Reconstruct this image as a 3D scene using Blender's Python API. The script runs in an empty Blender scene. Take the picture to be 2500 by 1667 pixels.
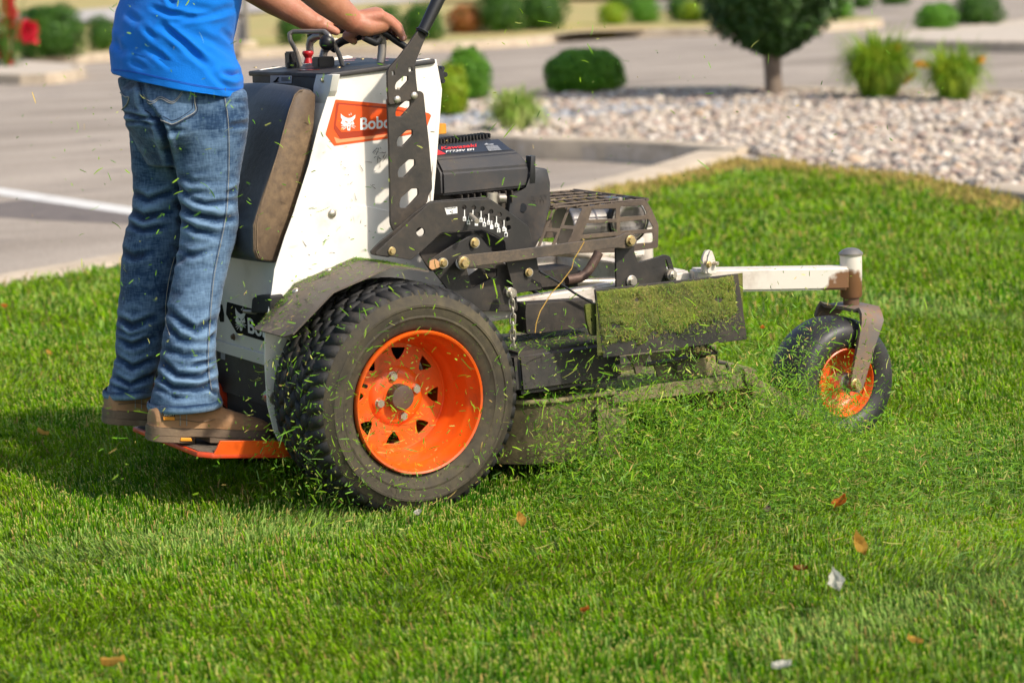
import bpy, bmesh, math, random
import numpy as np
from mathutils import Vector, Matrix, noise
from mathutils.bvhtree import BVHTree
random.seed(7); RNG = np.random.default_rng(7)
SC = bpy.context.scene; COL = SC.collection
rad = math.radians; pi = math.pi

# ------------------------------------------------------------------ camera
CAM = Vector((-2.5196, -4.5845, 1.2635)); YAW, PIT, ROL, FPX = 0.543974, 0.16221, 0.0332648, 5619.3
F_ = Vector((math.sin(YAW)*math.cos(PIT), math.cos(YAW)*math.cos(PIT), -math.sin(PIT)))
R0 = Vector((math.cos(YAW), -math.sin(YAW), 0)); U0 = R0.cross(F_)
R_ = R0*math.cos(ROL)-U0*math.sin(ROL); U_ = U0*math.cos(ROL)+R0*math.sin(ROL)
cd = bpy.data.cameras.new('camera'); cam = bpy.data.objects.new('camera', cd); COL.objects.link(cam)
cam.matrix_world = Matrix(((R_.x, U_.x, -F_.x, CAM.x), (R_.y, U_.y, -F_.y, CAM.y), (R_.z, U_.z, -F_.z, CAM.z), (0, 0, 0, 1)))
cd.sensor_width = 36; cd.lens = FPX/2500*36; cd.clip_start = .1; cd.clip_end = 2000
cd.dof.use_dof = True; cd.dof.focus_distance = 5.55; cd.dof.aperture_fstop = 3.6
SC.camera = cam
# ------------------------------------------------------------------ light
SUN_AZ = rad(-68)     # direction towards the sun: camera side, slightly ahead of the mower
SUN_EL = rad(43)
w = bpy.data.worlds.new('World'); SC.world = w; w.use_nodes = True
nt = w.node_tree; bg = nt.nodes['Background']; sky = nt.nodes.new('ShaderNodeTexSky'); sky.sky_type = 'NISHITA'
sky.sun_disc = False; sky.sun_elevation = SUN_EL; sky.sun_rotation = pi/2-SUN_AZ; sky.dust_density = 2.5; sky.air_density = 1.0
nt.links.new(sky.outputs[0], bg.inputs[0]); bg.inputs[1].default_value = .15
sl = bpy.data.lights.new('sun', 'SUN'); sun = bpy.data.objects.new('sun', sl); COL.objects.link(sun)
sl.energy = 3.7; sl.angle = rad(2.6); sl.color = (1, .92, .8)
sd = Vector((math.cos(SUN_EL)*math.cos(SUN_AZ), math.cos(SUN_EL)*math.sin(SUN_AZ), math.sin(SUN_EL)))
sun.rotation_euler = sd.to_track_quat('Z', 'Y').to_euler(); sun.location = (0, 0, 6)
SC.view_settings.view_transform = 'Standard'; SC.view_settings.look = 'None'; SC.view_settings.gamma = 1
SC.view_settings.exposure = .38; SC.view_settings.use_curve_mapping = False
SC.render.engine = 'CYCLES'
SC.cycles.max_bounces = 6; SC.cycles.transparent_max_bounces = 4; SC.cycles.diffuse_bounces = 3; SC.cycles.glossy_bounces = 3
SC.cycles.use_adaptive_sampling = True; SC.cycles.adaptive_threshold = .02

# ------------------------------------------------------------------ measuring helpers (photo pixel -> point of the place)
CR = {'A': (200, 0, 2.8), 'B': (550, 0, 3.1367), 'C': (880, 280, 3.266), 'D': (200, 560, 2.6125), 'E': (620, 580, 2.306),
      'F': (1180, 430, 2.0903), 'G': (1600, 560, 3.0156), 'H': (600, 480, 3.36), 'I': (1240, 430, 5.4075), 'J': (0, 0, .9408),
      'K': (0, 0, 3.1357), 'L': (1000, 0, 2.94), 'M': (1700, 0, 2.94)}
def ray(c, x, y):
    a, b, s = CR[c]; x = a+x/s; y = b+y/s
    return F_+R_*((x-1250)/FPX)-U_*((y-833.5)/FPX)
def onY(c, x, y, v): d = ray(c, x, y); return CAM+d*((v-CAM.y)/d.y)
def onX(c, x, y, v): d = ray(c, x, y); return CAM+d*((v-CAM.x)/d.x)
def onZ(c, x, y, v=0.): d = ray(c, x, y); return CAM+d*((v-CAM.z)/d.z)
def onP(c, x, y, p, n): d = ray(c, x, y); return CAM+d*((Vector(p)-CAM).dot(n)/d.dot(n))

# ------------------------------------------------------------------ materials
def mat(name, col, rough=.5, metal=0., dust=None, damt=.4, dscale=6., nscale=None, bump=0., bscale=60., col2=None, cscale=8., coat=0., spec=.5, seed=0):
    m = bpy.data.materials.new(name); m.use_nodes = True; t = m.node_tree; b = t.nodes['Principled BSDF']
    b.inputs['Roughness'].default_value = rough; b.inputs['Metallic'].default_value = metal
    b.inputs['Specular IOR Level'].default_value = spec; b.inputs['Coat Weight'].default_value = coat
    tc = t.nodes.new('ShaderNodeTexCoord'); cur = None
    b.inputs['Base Color'].default_value = (*col, 1)
    def nz(scale, det=6., rough_=.6, stretch=None):
        n = t.nodes.new('ShaderNodeTexNoise'); n.inputs['Scale'].default_value = scale; n.inputs['Detail'].default_value = det
        n.inputs['Roughness'].default_value = rough_
        mp = t.nodes.new('ShaderNodeMapping'); mp.inputs['Location'].default_value = (seed*3.1, seed*1.7, seed)
        if stretch: mp.inputs['Scale'].default_value = stretch
        t.links.new(tc.outputs['Object'], mp.inputs[0]); t.links.new(mp.outputs[0], n.inputs['Vector']); return n.outputs['Fac']
    def ramp(f, a, b_):
        r = t.nodes.new('ShaderNodeMapRange'); r.inputs[1].default_value = a; r.inputs[2].default_value = b_; t.links.new(f, r.inputs[0]); return r.outputs[0]
    def mix(f, a, b_):
        x = t.nodes.new('ShaderNodeMix'); x.data_type = 'RGBA'
        if isinstance(f, float): x.inputs[0].default_value = f
        else: t.links.new(f, x.inputs[0])
        for i, v in ((6, a), (7, b_)):
            if isinstance(v, tuple): x.inputs[i].default_value = (*v, 1)
            else: t.links.new(v, x.inputs[i])
        return x.outputs[2]
    if col2: cur = mix(ramp(nz(cscale), .35, .65), col, col2)
    if dust:
        f = ramp(nz(dscale), .62-.35*damt, .8-.2*damt)
        mlt = t.nodes.new('ShaderNodeMath'); mlt.operation = 'MULTIPLY'; t.links.new(f, mlt.inputs[0]); t.links.new(ramp(nz(dscale*9, 8), .2, .75), mlt.inputs[1])
        cur = mix(mlt.outputs[0], cur or col, dust)
        rr = t.nodes.new('ShaderNodeMapRange'); rr.inputs[3].default_value = rough; rr.inputs[4].default_value = .9
        t.links.new(mlt.outputs[0], rr.inputs[0]); t.links.new(rr.outputs[0], b.inputs['Roughness'])
    if cur: t.links.new(cur, b.inputs['Base Color'])
    if bump:
        bp = t.nodes.new('ShaderNodeBump'); bp.inputs['Strength'].default_value = bump; bp.inputs['Distance'].default_value = .003
        t.links.new(nz(bscale, 8), bp.inputs['Height']); t.links.new(bp.outputs[0], b.inputs['Normal'])
    return m
DUST = (.16, .115, .075)
M = {}
M['white'] = mat('white_paint', (.72, .69, .64), .38, dust=(.42, .33, .22), damt=.22, dscale=5, coat=.15)
M['arm_white'] = mat('dirty_white_paint', (.66, .6, .52), .42, dust=(.2, .1, .045), damt=.35, dscale=9, seed=2)
M['black'] = mat('dusty_black_paint', (.016, .0145, .013), .55, dust=(.075, .056, .038), damt=.6, dscale=7, bump=.12, bscale=120)
M['black2'] = mat('scratched_black_paint', (.02, .0175, .015), .5, dust=(.075, .056, .038), damt=.75, dscale=11, bump=.2, bscale=90, seed=4)
M['plastic'] = mat('dark_grey_plastic', (.024, .024, .026), .5, dust=(.075, .057, .042), damt=.5, dscale=8, bump=.1, bscale=300)
M['deckmetal'] = mat('dusty_deck_paint', (.12, .10, .055), .85, dust=(.33, .27, .13), damt=.8, dscale=10, bump=.3, bscale=80, seed=3)
M['rubber'] = mat('tyre_rubber', (.014, .0135, .013), .7, dust=(.06, .048, .034), damt=.45, dscale=9, bump=.25, bscale=140)
M['sidewall'] = mat('dusty_tyre_sidewall', (.03, .024, .016), .8, dust=(.11, .088, .045), damt=.8, dscale=6, bump=.2, bscale=120)
M['caster_rubber'] = mat('smooth_caster_rubber', (.018, .018, .02), .45, dust=(.06, .05, .04), damt=.5, dscale=8)
M['orange'] = mat('orange_paint', (.74, .095, .004), .38, dust=(.28, .09, .025), damt=.45, dscale=10, coat=.1)
M['orange_red'] = mat('orange_red_paint', (.7, .06, .01), .45, dust=(.2, .08, .04), damt=.4, dscale=12)
M['decal'] = mat('orange_decal', (.75, .09, .012), .3, coat=.3)
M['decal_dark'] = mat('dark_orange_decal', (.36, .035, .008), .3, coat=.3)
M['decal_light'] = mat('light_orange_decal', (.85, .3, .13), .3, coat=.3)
M['decal_black'] = mat('black_decal', (.006, .006, .006), .7, spec=.1)
M['print_white'] = mat('white_print', (.8, .79, .75), .5)
M['print_grey'] = mat('grey_print', (.35, .36, .38), .5)
M['print_red'] = mat('red_print', (.75, .03, .03), .5)
M['steel'] = mat('zinc_steel', (.55, .5, .42), .35, .8, dust=(.3, .22, .13), damt=.35, dscale=40)
M['brass'] = mat('yellow_zinc_steel', (.55, .42, .2), .38, .75, dust=(.25, .17, .09), damt=.4, dscale=60)
M['tube'] = mat('brushed_grey_tube', (.32, .29, .25), .4, .7, dust=(.2, .15, .1), damt=.4, dscale=20)
M['rust'] = mat('heat_browned_steel', (.14, .085, .06), .5, .5, dust=(.06, .05, .05), damt=.5, dscale=12)
M['cage'] = mat('brown_dusty_guard', (.07, .05, .036), .6, .1, dust=(.17, .125, .08), damt=.7, dscale=14)
M['silver'] = mat('silver_muffler', (.3, .28, .26), .3, .8, dust=(.08, .05, .04), damt=.4, dscale=14)
M['vinyl'] = mat('dark_vinyl', (.045, .047, .052), .42, bump=.35, bscale=45)
M['vinyl_brown'] = mat('dusty_brown_vinyl', (.075, .048, .03), .55, dust=(.26, .17, .09), damt=.85, dscale=6, bump=.5, bscale=40)
M['fender'] = mat('scuffed_fender', (.085, .068, .056), .45, dust=(.22, .17, .12), damt=.7, dscale=8, bump=.15, bscale=60)
M['blackrub'] = mat('black_rubber_grip', (.012, .012, .013), .42)
M['redknob'] = mat('red_plastic', (.45, .012, .015), .4)
M['skin'] = mat('skin', (.36, .15, .08), .42, col2=(.44, .2, .12), cscale=22, dust=(.42, .12, .075), damt=.5, dscale=16, bump=.3, bscale=160)
M['skin'].node_tree.nodes['Principled BSDF'].inputs['Subsurface Weight'].default_value = .12
M['skin'].node_tree.nodes['Principled BSDF'].inputs['Subsurface Radius'].default_value = (.01, .004, .002)
M['hair'] = mat('brown_hair', (.06, .03, .015), .6, bump=.4, bscale=200)
M['leather'] = mat('brown_boot_leather', (.34, .18, .08), .7, dust=(.3, .19, .1), damt=.6, dscale=16, bump=.4, bscale=90)
M['sole'] = mat('dusty_boot_sole', (.14, .095, .06), .75, dust=(.24, .17, .1), damt=.6, dscale=20, bump=.3, bscale=80)
M['thread'] = mat('pale_stitching', (.3, .29, .26), .8)
M['thread_dark'] = mat('dark_seam_crease', (.012, .025, .06), .9)  # dark blue that paints crease shade along seams, puckers and pocket edges
M['concrete'] = mat('kerb_concrete', (.5, .41, .30), .85, dust=(.26, .2, .14), damt=.6, dscale=3.5, bump=.3, bscale=60)
M['soil'] = mat('lawn_soil', (.085, .15, .012), .95, col2=(.07, .10, .015), cscale=12)
M['bark'] = mat('tree_bark', (.2, .15, .11), .85, col2=(.12, .085, .06), cscale=10, bump=.6, bscale=25)
M['limb'] = mat('dark_branches', (.05, .035, .02), .9)

def leafmat(name, col, col2, trans=.35, rough=.5, attr=None, spec=.35, scale=1.5, upn=0.):
    m = bpy.data.materials.new(name); m.use_nodes = True; t = m.node_tree; b = t.nodes['Principled BSDF']
    b.inputs['Roughness'].default_value = rough; b.inputs['Specular IOR Level'].default_value = spec
    tr = t.nodes.new('ShaderNodeBsdfTranslucent'); ms = t.nodes.new('ShaderNodeMixShader'); ms.inputs[0].default_value = trans
    if attr:
        a = t.nodes.new('ShaderNodeAttribute'); a.attribute_name = attr; c = a.outputs['Color']
    else:
        tc = t.nodes.new('ShaderNodeTexCoord'); n = t.nodes.new('ShaderNodeTexNoise'); n.inputs['Scale'].default_value = scale*6; n.inputs['Detail'].default_value = 5
        t.links.new(tc.outputs['Object'], n.inputs[0]); r = t.nodes.new('ShaderNodeMapRange'); r.inputs[1].default_value = .35; r.inputs[2].default_value = .65
        t.links.new(n.outputs['Fac'], r.inputs[0]); x = t.nodes.new('ShaderNodeMix'); x.data_type = 'RGBA'
        x.inputs[6].default_value = (*col, 1); x.inputs[7].default_value = (*col2, 1); t.links.new(r.outputs[0], x.inputs[0]); c = x.outputs[2]
    t.links.new(c, b.inputs['Base Color']); t.links.new(c, tr.inputs[0])
    if upn:   # thin blades scatter light between them: soften their facing
        g = t.nodes.new('ShaderNodeNewGeometry'); vm = t.nodes.new('ShaderNodeVectorMath'); vm.operation = 'ADD'; vs = t.nodes.new('ShaderNodeVectorMath'); vs.operation = 'SCALE'; vs.inputs[3].default_value = 1-upn
        t.links.new(g.outputs['Normal'], vs.inputs[0]); t.links.new(vs.outputs[0], vm.inputs[0]); vm.inputs[1].default_value = (0, 0, upn); vn = t.nodes.new('ShaderNodeVectorMath'); vn.operation = 'NORMALIZE'; t.links.new(vm.outputs[0], vn.inputs[0]); t.links.new(vn.outputs[0], b.inputs['Normal'])
    t.links.new(b.outputs[0], ms.inputs[1]); t.links.new(tr.outputs[0], ms.inputs[2])
    t.links.new(ms.outputs[0], t.nodes['Material Output'].inputs['Surface']); return m
M['grass'] = leafmat('grass_blades', None, None, .38, .7, 'Col', .05, upn=.5)
M['clip'] = leafmat('cut_grass', None, None, .35, .5, 'Col', .2, upn=.4)
M['leaf_dark'] = leafmat('dark_shrub_leaves', (.032, .10, .008), (.07, .17, .014), .3, scale=1)
M['leaf_mid'] = leafmat('green_shrub_leaves', (.09, .25, .012), (.15, .34, .025), .35)
M['leaf_lime'] = leafmat('yellow_green_leaves', (.22, .38, .012), (.34, .42, .02), .4)
M['leaf_tree'] = leafmat('tree_leaves', (.028, .075, .01), (.06, .13, .02), .22)
M['leaf_lily'] = leafmat('lily_leaves', (.16, .33, .015), (.34, .42, .03), .4)
M['leaf_pale'] = leafmat('striped_pale_leaves', (.5, .55, .16), (.2, .34, .04), .35)
M['petal_or'] = leafmat('orange_petals', (.85, .3, .02), (.85, .42, .05), .4)
M['petal_red'] = leafmat('red_petals', (.6, .01, .03), (.75, .03, .07), .4)
M['leaf_rust'] = leafmat('rust_orange_leaves', (.4, .12, .03), (.2, .12, .02), .3)
M['leaf_fall'] = leafmat('fallen_leaf', (.8, .32, .06), (.7, .22, .04), .5)
M['leaf_yellow'] = leafmat('yellow_fallen_leaf', (.8, .55, .14), (.7, .45, .1), .5)
M['petal_white'] = leafmat('white_petal', (.8, .78, .7), (.7, .68, .62), .5)

def denim():
    m = bpy.data.materials.new('washed_denim'); m.use_nodes = True; t = m.node_tree; L = t.links; b = t.nodes['Principled BSDF']
    b.inputs['Roughness'].default_value = .85; b.inputs['Specular IOR Level'].default_value = .2; b.inputs['Sheen Weight'].default_value = .15
    tc = t.nodes.new('ShaderNodeTexCoord')
    def nz(sc, st, det=6.):
        mp = t.nodes.new('ShaderNodeMapping'); mp.inputs['Scale'].default_value = st; n = t.nodes.new('ShaderNodeTexNoise')
        n.inputs['Scale'].default_value = sc; n.inputs['Detail'].default_value = det; L.new(tc.outputs['Object'], mp.inputs[0]); L.new(mp.outputs[0], n.inputs[0]); return n.outputs['Fac']
    wv = nz(220, (1, 1, .25), 3); wh = nz(220, (.25, .25, 1.2), 3); big = nz(7, (1, 1, .6), 4); at = t.nodes.new('ShaderNodeAttribute'); at.attribute_name = 'Fade'
    def mth(op, a, b_):
        x = t.nodes.new('ShaderNodeMath'); x.operation = op
        for i, v in ((0, a), (1, b_)):
            if isinstance(v, (int, float)): x.inputs[i].default_value = v
            else: L.new(v, x.inputs[i])
        return x.outputs[0]
    f = mth('ADD', mth('MULTIPLY', mth('ADD', wv, wh), .42), mth('MULTIPLY', big, .55))
    f = mth('ADD', f, mth('MULTIPLY', at.outputs['Fac'], .75)); f = mth('SUBTRACT', f, .42)
    r = t.nodes.new('ShaderNodeValToRGB'); e = r.color_ramp.elements; e[0].position = .08; e[0].color = (.003, .012, .036, 1); e[1].position = .9; e[1].color = (.15, .245, .37, 1)
    x = e.new(.4); x.color = (.015, .043, .098, 1); L.new(f, r.inputs[0]); L.new(r.outputs[0], b.inputs['Base Color'])
    bp = t.nodes.new('ShaderNodeBump'); bp.inputs['Strength'].default_value = .35; bp.inputs['Distance'].default_value = .0015; L.new(mth('ADD', wv, wh), bp.inputs['Height']); L.new(bp.outputs[0], b.inputs['Normal'])
    return m
M['denim'] = denim()
def shirtmat():
    m = mat('bright_blue_jersey', (.002, .14, .54), .85, bump=.4, bscale=300, spec=.15, col2=(.002, .155, .59), cscale=5)
    m.node_tree.nodes['Principled BSDF'].inputs['Sheen Weight'].default_value = .1; return m
M['shirt'] = shirtmat()
M['shirt_seam'] = mat('blue_hem_stitch', (.002, .07, .4), .8)
def asphalt():
    m = bpy.data.materials.new('worn_asphalt'); m.use_nodes = True; t = m.node_tree; L = t.links; b = t.nodes['Principled BSDF']; b.inputs['Roughness'].default_value = .9; b.inputs['Specular IOR Level'].default_value = .25
    g = t.nodes.new('ShaderNodeNewGeometry')
    def nz(sc, st, det=5):
        mp = t.nodes.new('ShaderNodeMapping'); mp.inputs['Scale'].default_value = st; mp.inputs['Rotation'].default_value = (0, 0, -.55); n = t.nodes.new('ShaderNodeTexNoise')
        n.inputs['Scale'].default_value = sc; n.inputs['Detail'].default_value = det; L.new(g.outputs['Position'], mp.inputs[0]); L.new(mp.outputs[0], n.inputs[0]); return n.outputs['Fac']
    def rp(f, cols):
        r = t.nodes.new('ShaderNodeValToRGB'); e = r.color_ramp.elements; e[0].position, e[0].color = cols[0][0], (*cols[0][1], 1); e[1].position, e[1].color = cols[-1][0], (*cols[-1][1], 1)
        for p, c in cols[1:-1]: x = e.new(p); x.color = (*c, 1)
        L.new(f, r.inputs[0]); return r.outputs[0]
    a = rp(nz(.35, (1, 3, 1)), [(.3, (.26, .215, .17)), (.5, (.345, .29, .235)), (.72, (.42, .355, .29))])
    s = rp(nz(60, (1, 1, 1), 2), [(.35, (.55, .55, .55)), (.65, (1.15, 1.15, 1.15))])
    x = t.nodes.new('ShaderNodeMix'); x.data_type = 'RGBA'; x.blend_type = 'MULTIPLY'; x.inputs[0].default_value = .5; L.new(a, x.inputs[6]); L.new(s, x.inputs[7])
    st = rp(nz(.9, (1, 4, 1), 6), [(.0, (0, 0, 0)), (.6, (0, 0, 0)), (.72, (1, 1, 1))])
    y = t.nodes.new('ShaderNodeMix'); y.data_type = 'RGBA'; L.new(st, y.inputs[0]); L.new(x.outputs[2], y.inputs[6]); y.inputs[7].default_value = (.15, .125, .11, 1)
    L.new(y.outputs[2], b.inputs['Base Color'])
    bp = t.nodes.new('ShaderNodeBump'); bp.inputs['Strength'].default_value = .5; bp.inputs['Distance'].default_value = .006; L.new(nz(80, (1, 1, 1), 3), bp.inputs['Height']); L.new(bp.outputs[0], b.inputs['Normal'])
    return m
M['asphalt'] = asphalt()
M['dry'] = mat('dry_grass', (.44, .30, .12), .95, col2=(.28, .28, .08), cscale=.5, bump=.5, bscale=8)
M['pale_road'] = mat('pale_concrete_road', (.38, .34, .3), .9, col2=(.46, .42, .38), cscale=.1)
M['stripe'] = mat('worn_white_line', (.62, .6, .56), .8, dust=(.3, .27, .24), damt=.4, dscale=5)
M['gravelbase'] = mat('gravel_dirt', (.42, .35, .27), .95, col2=(.52, .45, .37), cscale=14, bump=.8, bscale=20)
def stonemat():
    m = bpy.data.materials.new('river_stone'); m.use_nodes = True; t = m.node_tree; L = t.links; b = t.nodes['Principled BSDF']; b.inputs['Roughness'].default_value = .85
    a = t.nodes.new('ShaderNodeAttribute'); a.attribute_name = 'Col'; L.new(a.outputs['Color'], b.inputs['Base Color']); return m
M['stone'] = stonemat()

# ------------------------------------------------------------------ object helpers
def tag(o, label=None, cat=None, group=None, kind=None):
    if label: o['label'] = label
    if cat: o['category'] = cat
    if group: o['group'] = group
    if kind: o['kind'] = kind
    return o
def empty(name, loc, parent=None, **k):
    o = bpy.data.objects.new(name, None); o.empty_display_size = .1; COL.objects.link(o)
    if parent: o.parent = parent; o.location = Vector(loc)-wloc(parent)
    else: o.location = loc
    o['wl'] = list(loc); del o['wl']; WL[o.name] = Vector(loc); return tag(o, **k)
WL = {}
def wloc(o): return WL.get(o.name, Vector((0, 0, 0)))
def link(name, me, m=None, parent=None, loc=None, **k):
    """loc None: the mesh is in place coordinates; else it is local to loc (place coordinates)."""
    o = bpy.data.objects.new(name, me); COL.objects.link(o)
    if m is not None and not me.materials: me.materials.append(m if not isinstance(m, str) else M[m])
    L = Vector(loc) if loc is not None else Vector((0, 0, 0))
    if loc is None and parent is None and len(me.vertices):   # origin at own base
        bb = [v.co for v in me.vertices]; L = Vector((sum(v.x for v in bb)/len(bb), sum(v.y for v in bb)/len(bb), min(v.z for v in bb))); me.transform(Matrix.Translation(-L))
    WL[o.name] = L
    if parent: o.parent = parent; o.location = L-wloc(parent)
    else: o.location = L
    return tag(o, **k)
def from_bm(bm, name, smooth=35):
    me = bpy.data.meshes.new(name); bmesh.ops.recalc_face_normals(bm, faces=bm.faces); bm.to_mesh(me); bm.free(); shade(me, smooth); return me
def shade(me, ang=35):
    if ang is None: return
    me.polygons.foreach_set('use_smooth', [True]*len(me.polygons))
    if ang < 180: me.set_sharp_from_angle(angle=rad(ang))
def mesh_np(name, v, f, smooth=False):
    me = bpy.data.meshes.new(name); v = np.asarray(v, np.float32); f = np.asarray(f, np.int32); k = f.shape[1]
    me.vertices.add(len(v)); me.vertices.foreach_set('co', v.ravel()); me.loops.add(f.size); me.loops.foreach_set('vertex_index', f.ravel())
    me.polygons.add(len(f)); me.polygons.foreach_set('loop_start', np.arange(0, f.size, k, dtype=np.int32)); me.polygons.foreach_set('loop_total', np.full(len(f), k, np.int32))
    me.update(calc_edges=True)
    if smooth: me.polygons.foreach_set('use_smooth', np.ones(len(f), bool))
    return me
def vcol(me, c):
    a = me.color_attributes.new('Col', 'FLOAT_COLOR', 'POINT'); c = np.asarray(c, np.float32); a.data.foreach_set('color', np.c_[c, np.ones(len(c), np.float32)].ravel())
def curve_mesh(cu):
    o = bpy.data.objects.new('tmp', cu); COL.objects.link(o); dg = bpy.context.evaluated_depsgraph_get(); dg.update()
    me = bpy.data.meshes.new_from_object(o.evaluated_get(dg)); bpy.data.objects.remove(o); bpy.data.curves.remove(cu); return me
def rnd(pts, r, n=4):
    if r <= 0: return [Vector(p) for p in pts]
    out = []; N = len(pts)
    for i in range(N):
        a, b, c = Vector(pts[i-1]), Vector(pts[i]), Vector(pts[(i+1) % N]); u, v = a-b, c-b
        d = min(r, u.length*.45, v.length*.45)
        if u.length < 1e-7 or v.length < 1e-7: continue
        p0, p1 = b+u.normalized()*d, b+v.normalized()*d
        for k in range(n+1): s = k/n; out.append(p0*(1-s)**2+b*2*s*(1-s)+p1*s*s)
    return out
def plate3(name, pts, n, th, m, parent, holes=(), r=.004, bev=.0012, hr=None, up=Vector((0, 0, 1)), **k):
    """flat plate; pts lie in its front face, n points out of the front, it is th thick."""
    n = Vector(n).normalized(); u = up.cross(n).normalized() if abs(n.dot(up)) < .99 else Vector((1, 0, 0)); v = n.cross(u); o = Vector(pts[0])
    cu = bpy.data.curves.new('c', 'CURVE'); cu.dimensions = '2D'; cu.fill_mode = 'BOTH'; bev = min(bev, th*.35)
    cu.extrude = max(th/2-bev, 1e-5); cu.bevel_depth = bev; cu.bevel_resolution = 1; cu.offset = -bev
    for j, P in enumerate([pts]+list(holes)):
        Q = rnd(P, r if j == 0 else (hr if hr is not None else r))
        s = cu.splines.new('POLY'); s.points.add(len(Q)-1); s.use_cyclic_u = True
        for i, q in enumerate(Q): d = q-o; s.points[i].co = (d.dot(u), d.dot(v), 0, 1)
    me = curve_mesh(cu); c = o-n*(th/2)
    me.transform(Matrix(((u.x, v.x, n.x, c.x), (u.y, v.y, n.y, c.y), (u.z, v.z, n.z, c.z), (0, 0, 0, 1)))); shade(me, 30)
    return link(name, me, m, parent, **k)
NY = Vector((0, -1, 0))
def plate(name, c, pts, Y, th, m, parent, holes=(), **k):
    return plate3(name, [onY(c, x, y, Y) for x, y in pts], NY, th, m, parent, [[onY(c, x, y, Y) for x, y in h] for h in holes], **k)
def circ(cx, cy, r, n=14, e=1.): return [(cx+r*math.cos(a)*e, cy+r*math.sin(a)) for a in np.linspace(0, 2*pi, n, endpoint=False)]
def prism(name, prof, y0, y1, m, parent, bev=.004, seg=2, smooth=35, **k):
    """X-Z profile extruded along Y with bevelled edges."""
    bm = bmesh.new(); a = [bm.verts.new((p[0], y0, p[1])) for p in prof]; b = [bm.verts.new((p[0], y1, p[1])) for p in prof]; N = len(prof)
    bm.faces.new(a); bm.faces.new(b[::-1])
    for i in range(N): bm.faces.new((a[i], b[i], b[(i+1) % N], a[(i+1) % N]))
    if bev: bmesh.ops.bevel(bm, geom=[e for e in bm.edges], offset=bev, segments=seg, affect='EDGES', profile=.5, clamp_overlap=True)
    return link(name, from_bm(bm, name, smooth), m, parent, **k)
def bx(bm, c, s, rot=None):
    mt = Matrix.Translation(Vector(c)) @ (rot.to_4x4() if rot is not None else Matrix()) @ Matrix.Diagonal((*s, 1)); return bmesh.ops.create_cube(bm, size=1, matrix=mt)['verts']
def box(name, c, s, m, parent, rot=None, bev=.003, **k):
    bm = bmesh.new(); bx(bm, c, s, rot); bmesh.ops.bevel(bm, geom=list(bm.edges), offset=bev, segments=2, affect='EDGES', clamp_overlap=True); return link(name, from_bm(bm, name), m, parent, **k)
def tube(name, pts, r, m, parent, spline=True, res=8, taper=None, cyc=False, **k):
    cu = bpy.data.curves.new('c', 'CURVE'); cu.dimensions = '3D'; cu.bevel_depth = r; cu.bevel_resolution = 3; cu.use_fill_caps = True; cu.resolution_u = res
    if spline:
        s = cu.splines.new('NURBS'); s.order_u = 3; s.use_endpoint_u = True
    else: s = cu.splines.new('POLY')
    s.use_cyclic_u = cyc; s.points.add(len(pts)-1)
    for i, p in enumerate(pts): s.points[i].co = (*p, 1); s.points[i].radius = taper[i] if taper else 1
    me = curve_mesh(cu); shade(me, 50); return link(name, me, m, parent, **k)
def lathe(name, prof, c, m, parent, n=96, axis='Y', smooth=40, **k):
    """prof: (radius, distance along axis)."""
    v = []; f = []; K = len(prof)
    for i in range(n):
        a = 2*pi*i/n; ca, sa = math.cos(a), math.sin(a)
        for r, y in prof: v.append((r*ca, y, r*sa) if axis == 'Y' else (r*ca, r*sa, y))
    for i in range(n):
        j = (i+1) % n
        for t in range(K-1): f.append((i*K+t, j*K+t, j*K+t+1, i*K+t+1) if axis == 'Y' else (j*K+t, i*K+t, i*K+t+1, j*K+t+1))
    me = mesh_np(name, v, f); me.transform(Matrix.Translation(Vector(c))); shade(me, smooth); return link(name, me, m, parent, **k)
def rod(name, p0, p1, r, m, parent, n=20, **k):
    p0, p1 = Vector(p0), Vector(p1); d = p1-p0; bm = bmesh.new()
    bmesh.ops.create_cone(bm, cap_ends=True, segments=n, radius1=r, radius2=r, depth=d.length, matrix=Matrix.Translation((p0+p1)/2) @ d.to_track_quat('Z', 'Y').to_matrix().to_4x4())
    e = [e for e in bm.edges if len(e.link_faces) == 2 and e.calc_face_angle() > .8]; bmesh.ops.bevel(bm, geom=e, offset=min(.0015, r*.3), segments=2, affect='EDGES')
    return link(name, from_bm(bm, name, 40), m, parent, **k)
def bolt_mesh():
    bm = bmesh.new(); bmesh.ops.create_cone(bm, cap_ends=True, segments=24, radius1=1, radius2=.92, depth=.25, matrix=Matrix.Translation((0, 0, .125)))
    bmesh.ops.create_cone(bm, cap_ends=True, segments=6, radius1=.68, radius2=.68, depth=.6, matrix=Matrix.Translation((0, 0, .5)))
    e = [e for e in bm.edges if e.calc_face_angle(0) > .5]; bmesh.ops.bevel(bm, geom=e, offset=.06, segments=1, affect='EDGES'); return from_bm(bm, 'bolt', 25)
def dome_mesh():
    bm = bmesh.new(); bmesh.ops.create_uvsphere(bm, u_segments=20, v_segments=12, radius=1); 
    for v in bm.verts: v.co.z = max(v.co.z, 0)*.55
    return from_bm(bm, 'rivet', 60)
BOLT, DOME = bolt_mesh(), dome_mesh(); _bm = {}
def fast(base, name, p, n, r, m, parent, spin=0.):
    key = (base.name, m)
    if key not in _bm: me = base.copy(); me.materials.clear(); me.materials.append(M[m]); _bm[key] = me
    o = link(name, _bm[key], None, parent, loc=p); q = Vector(n).to_track_quat('Z', 'Y'); o.rotation_euler = (q.to_matrix() @ Matrix.Rotation(spin, 3, 'Z')).to_euler(); o.scale = (r, r, r); return o
def bolt(c, x, y, Y, r, parent, m='brass'):
    p = onY(c, x, y, Y); return fast(BOLT, 'bolt', p, NY, r, m, parent, random.random()*3)
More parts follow.
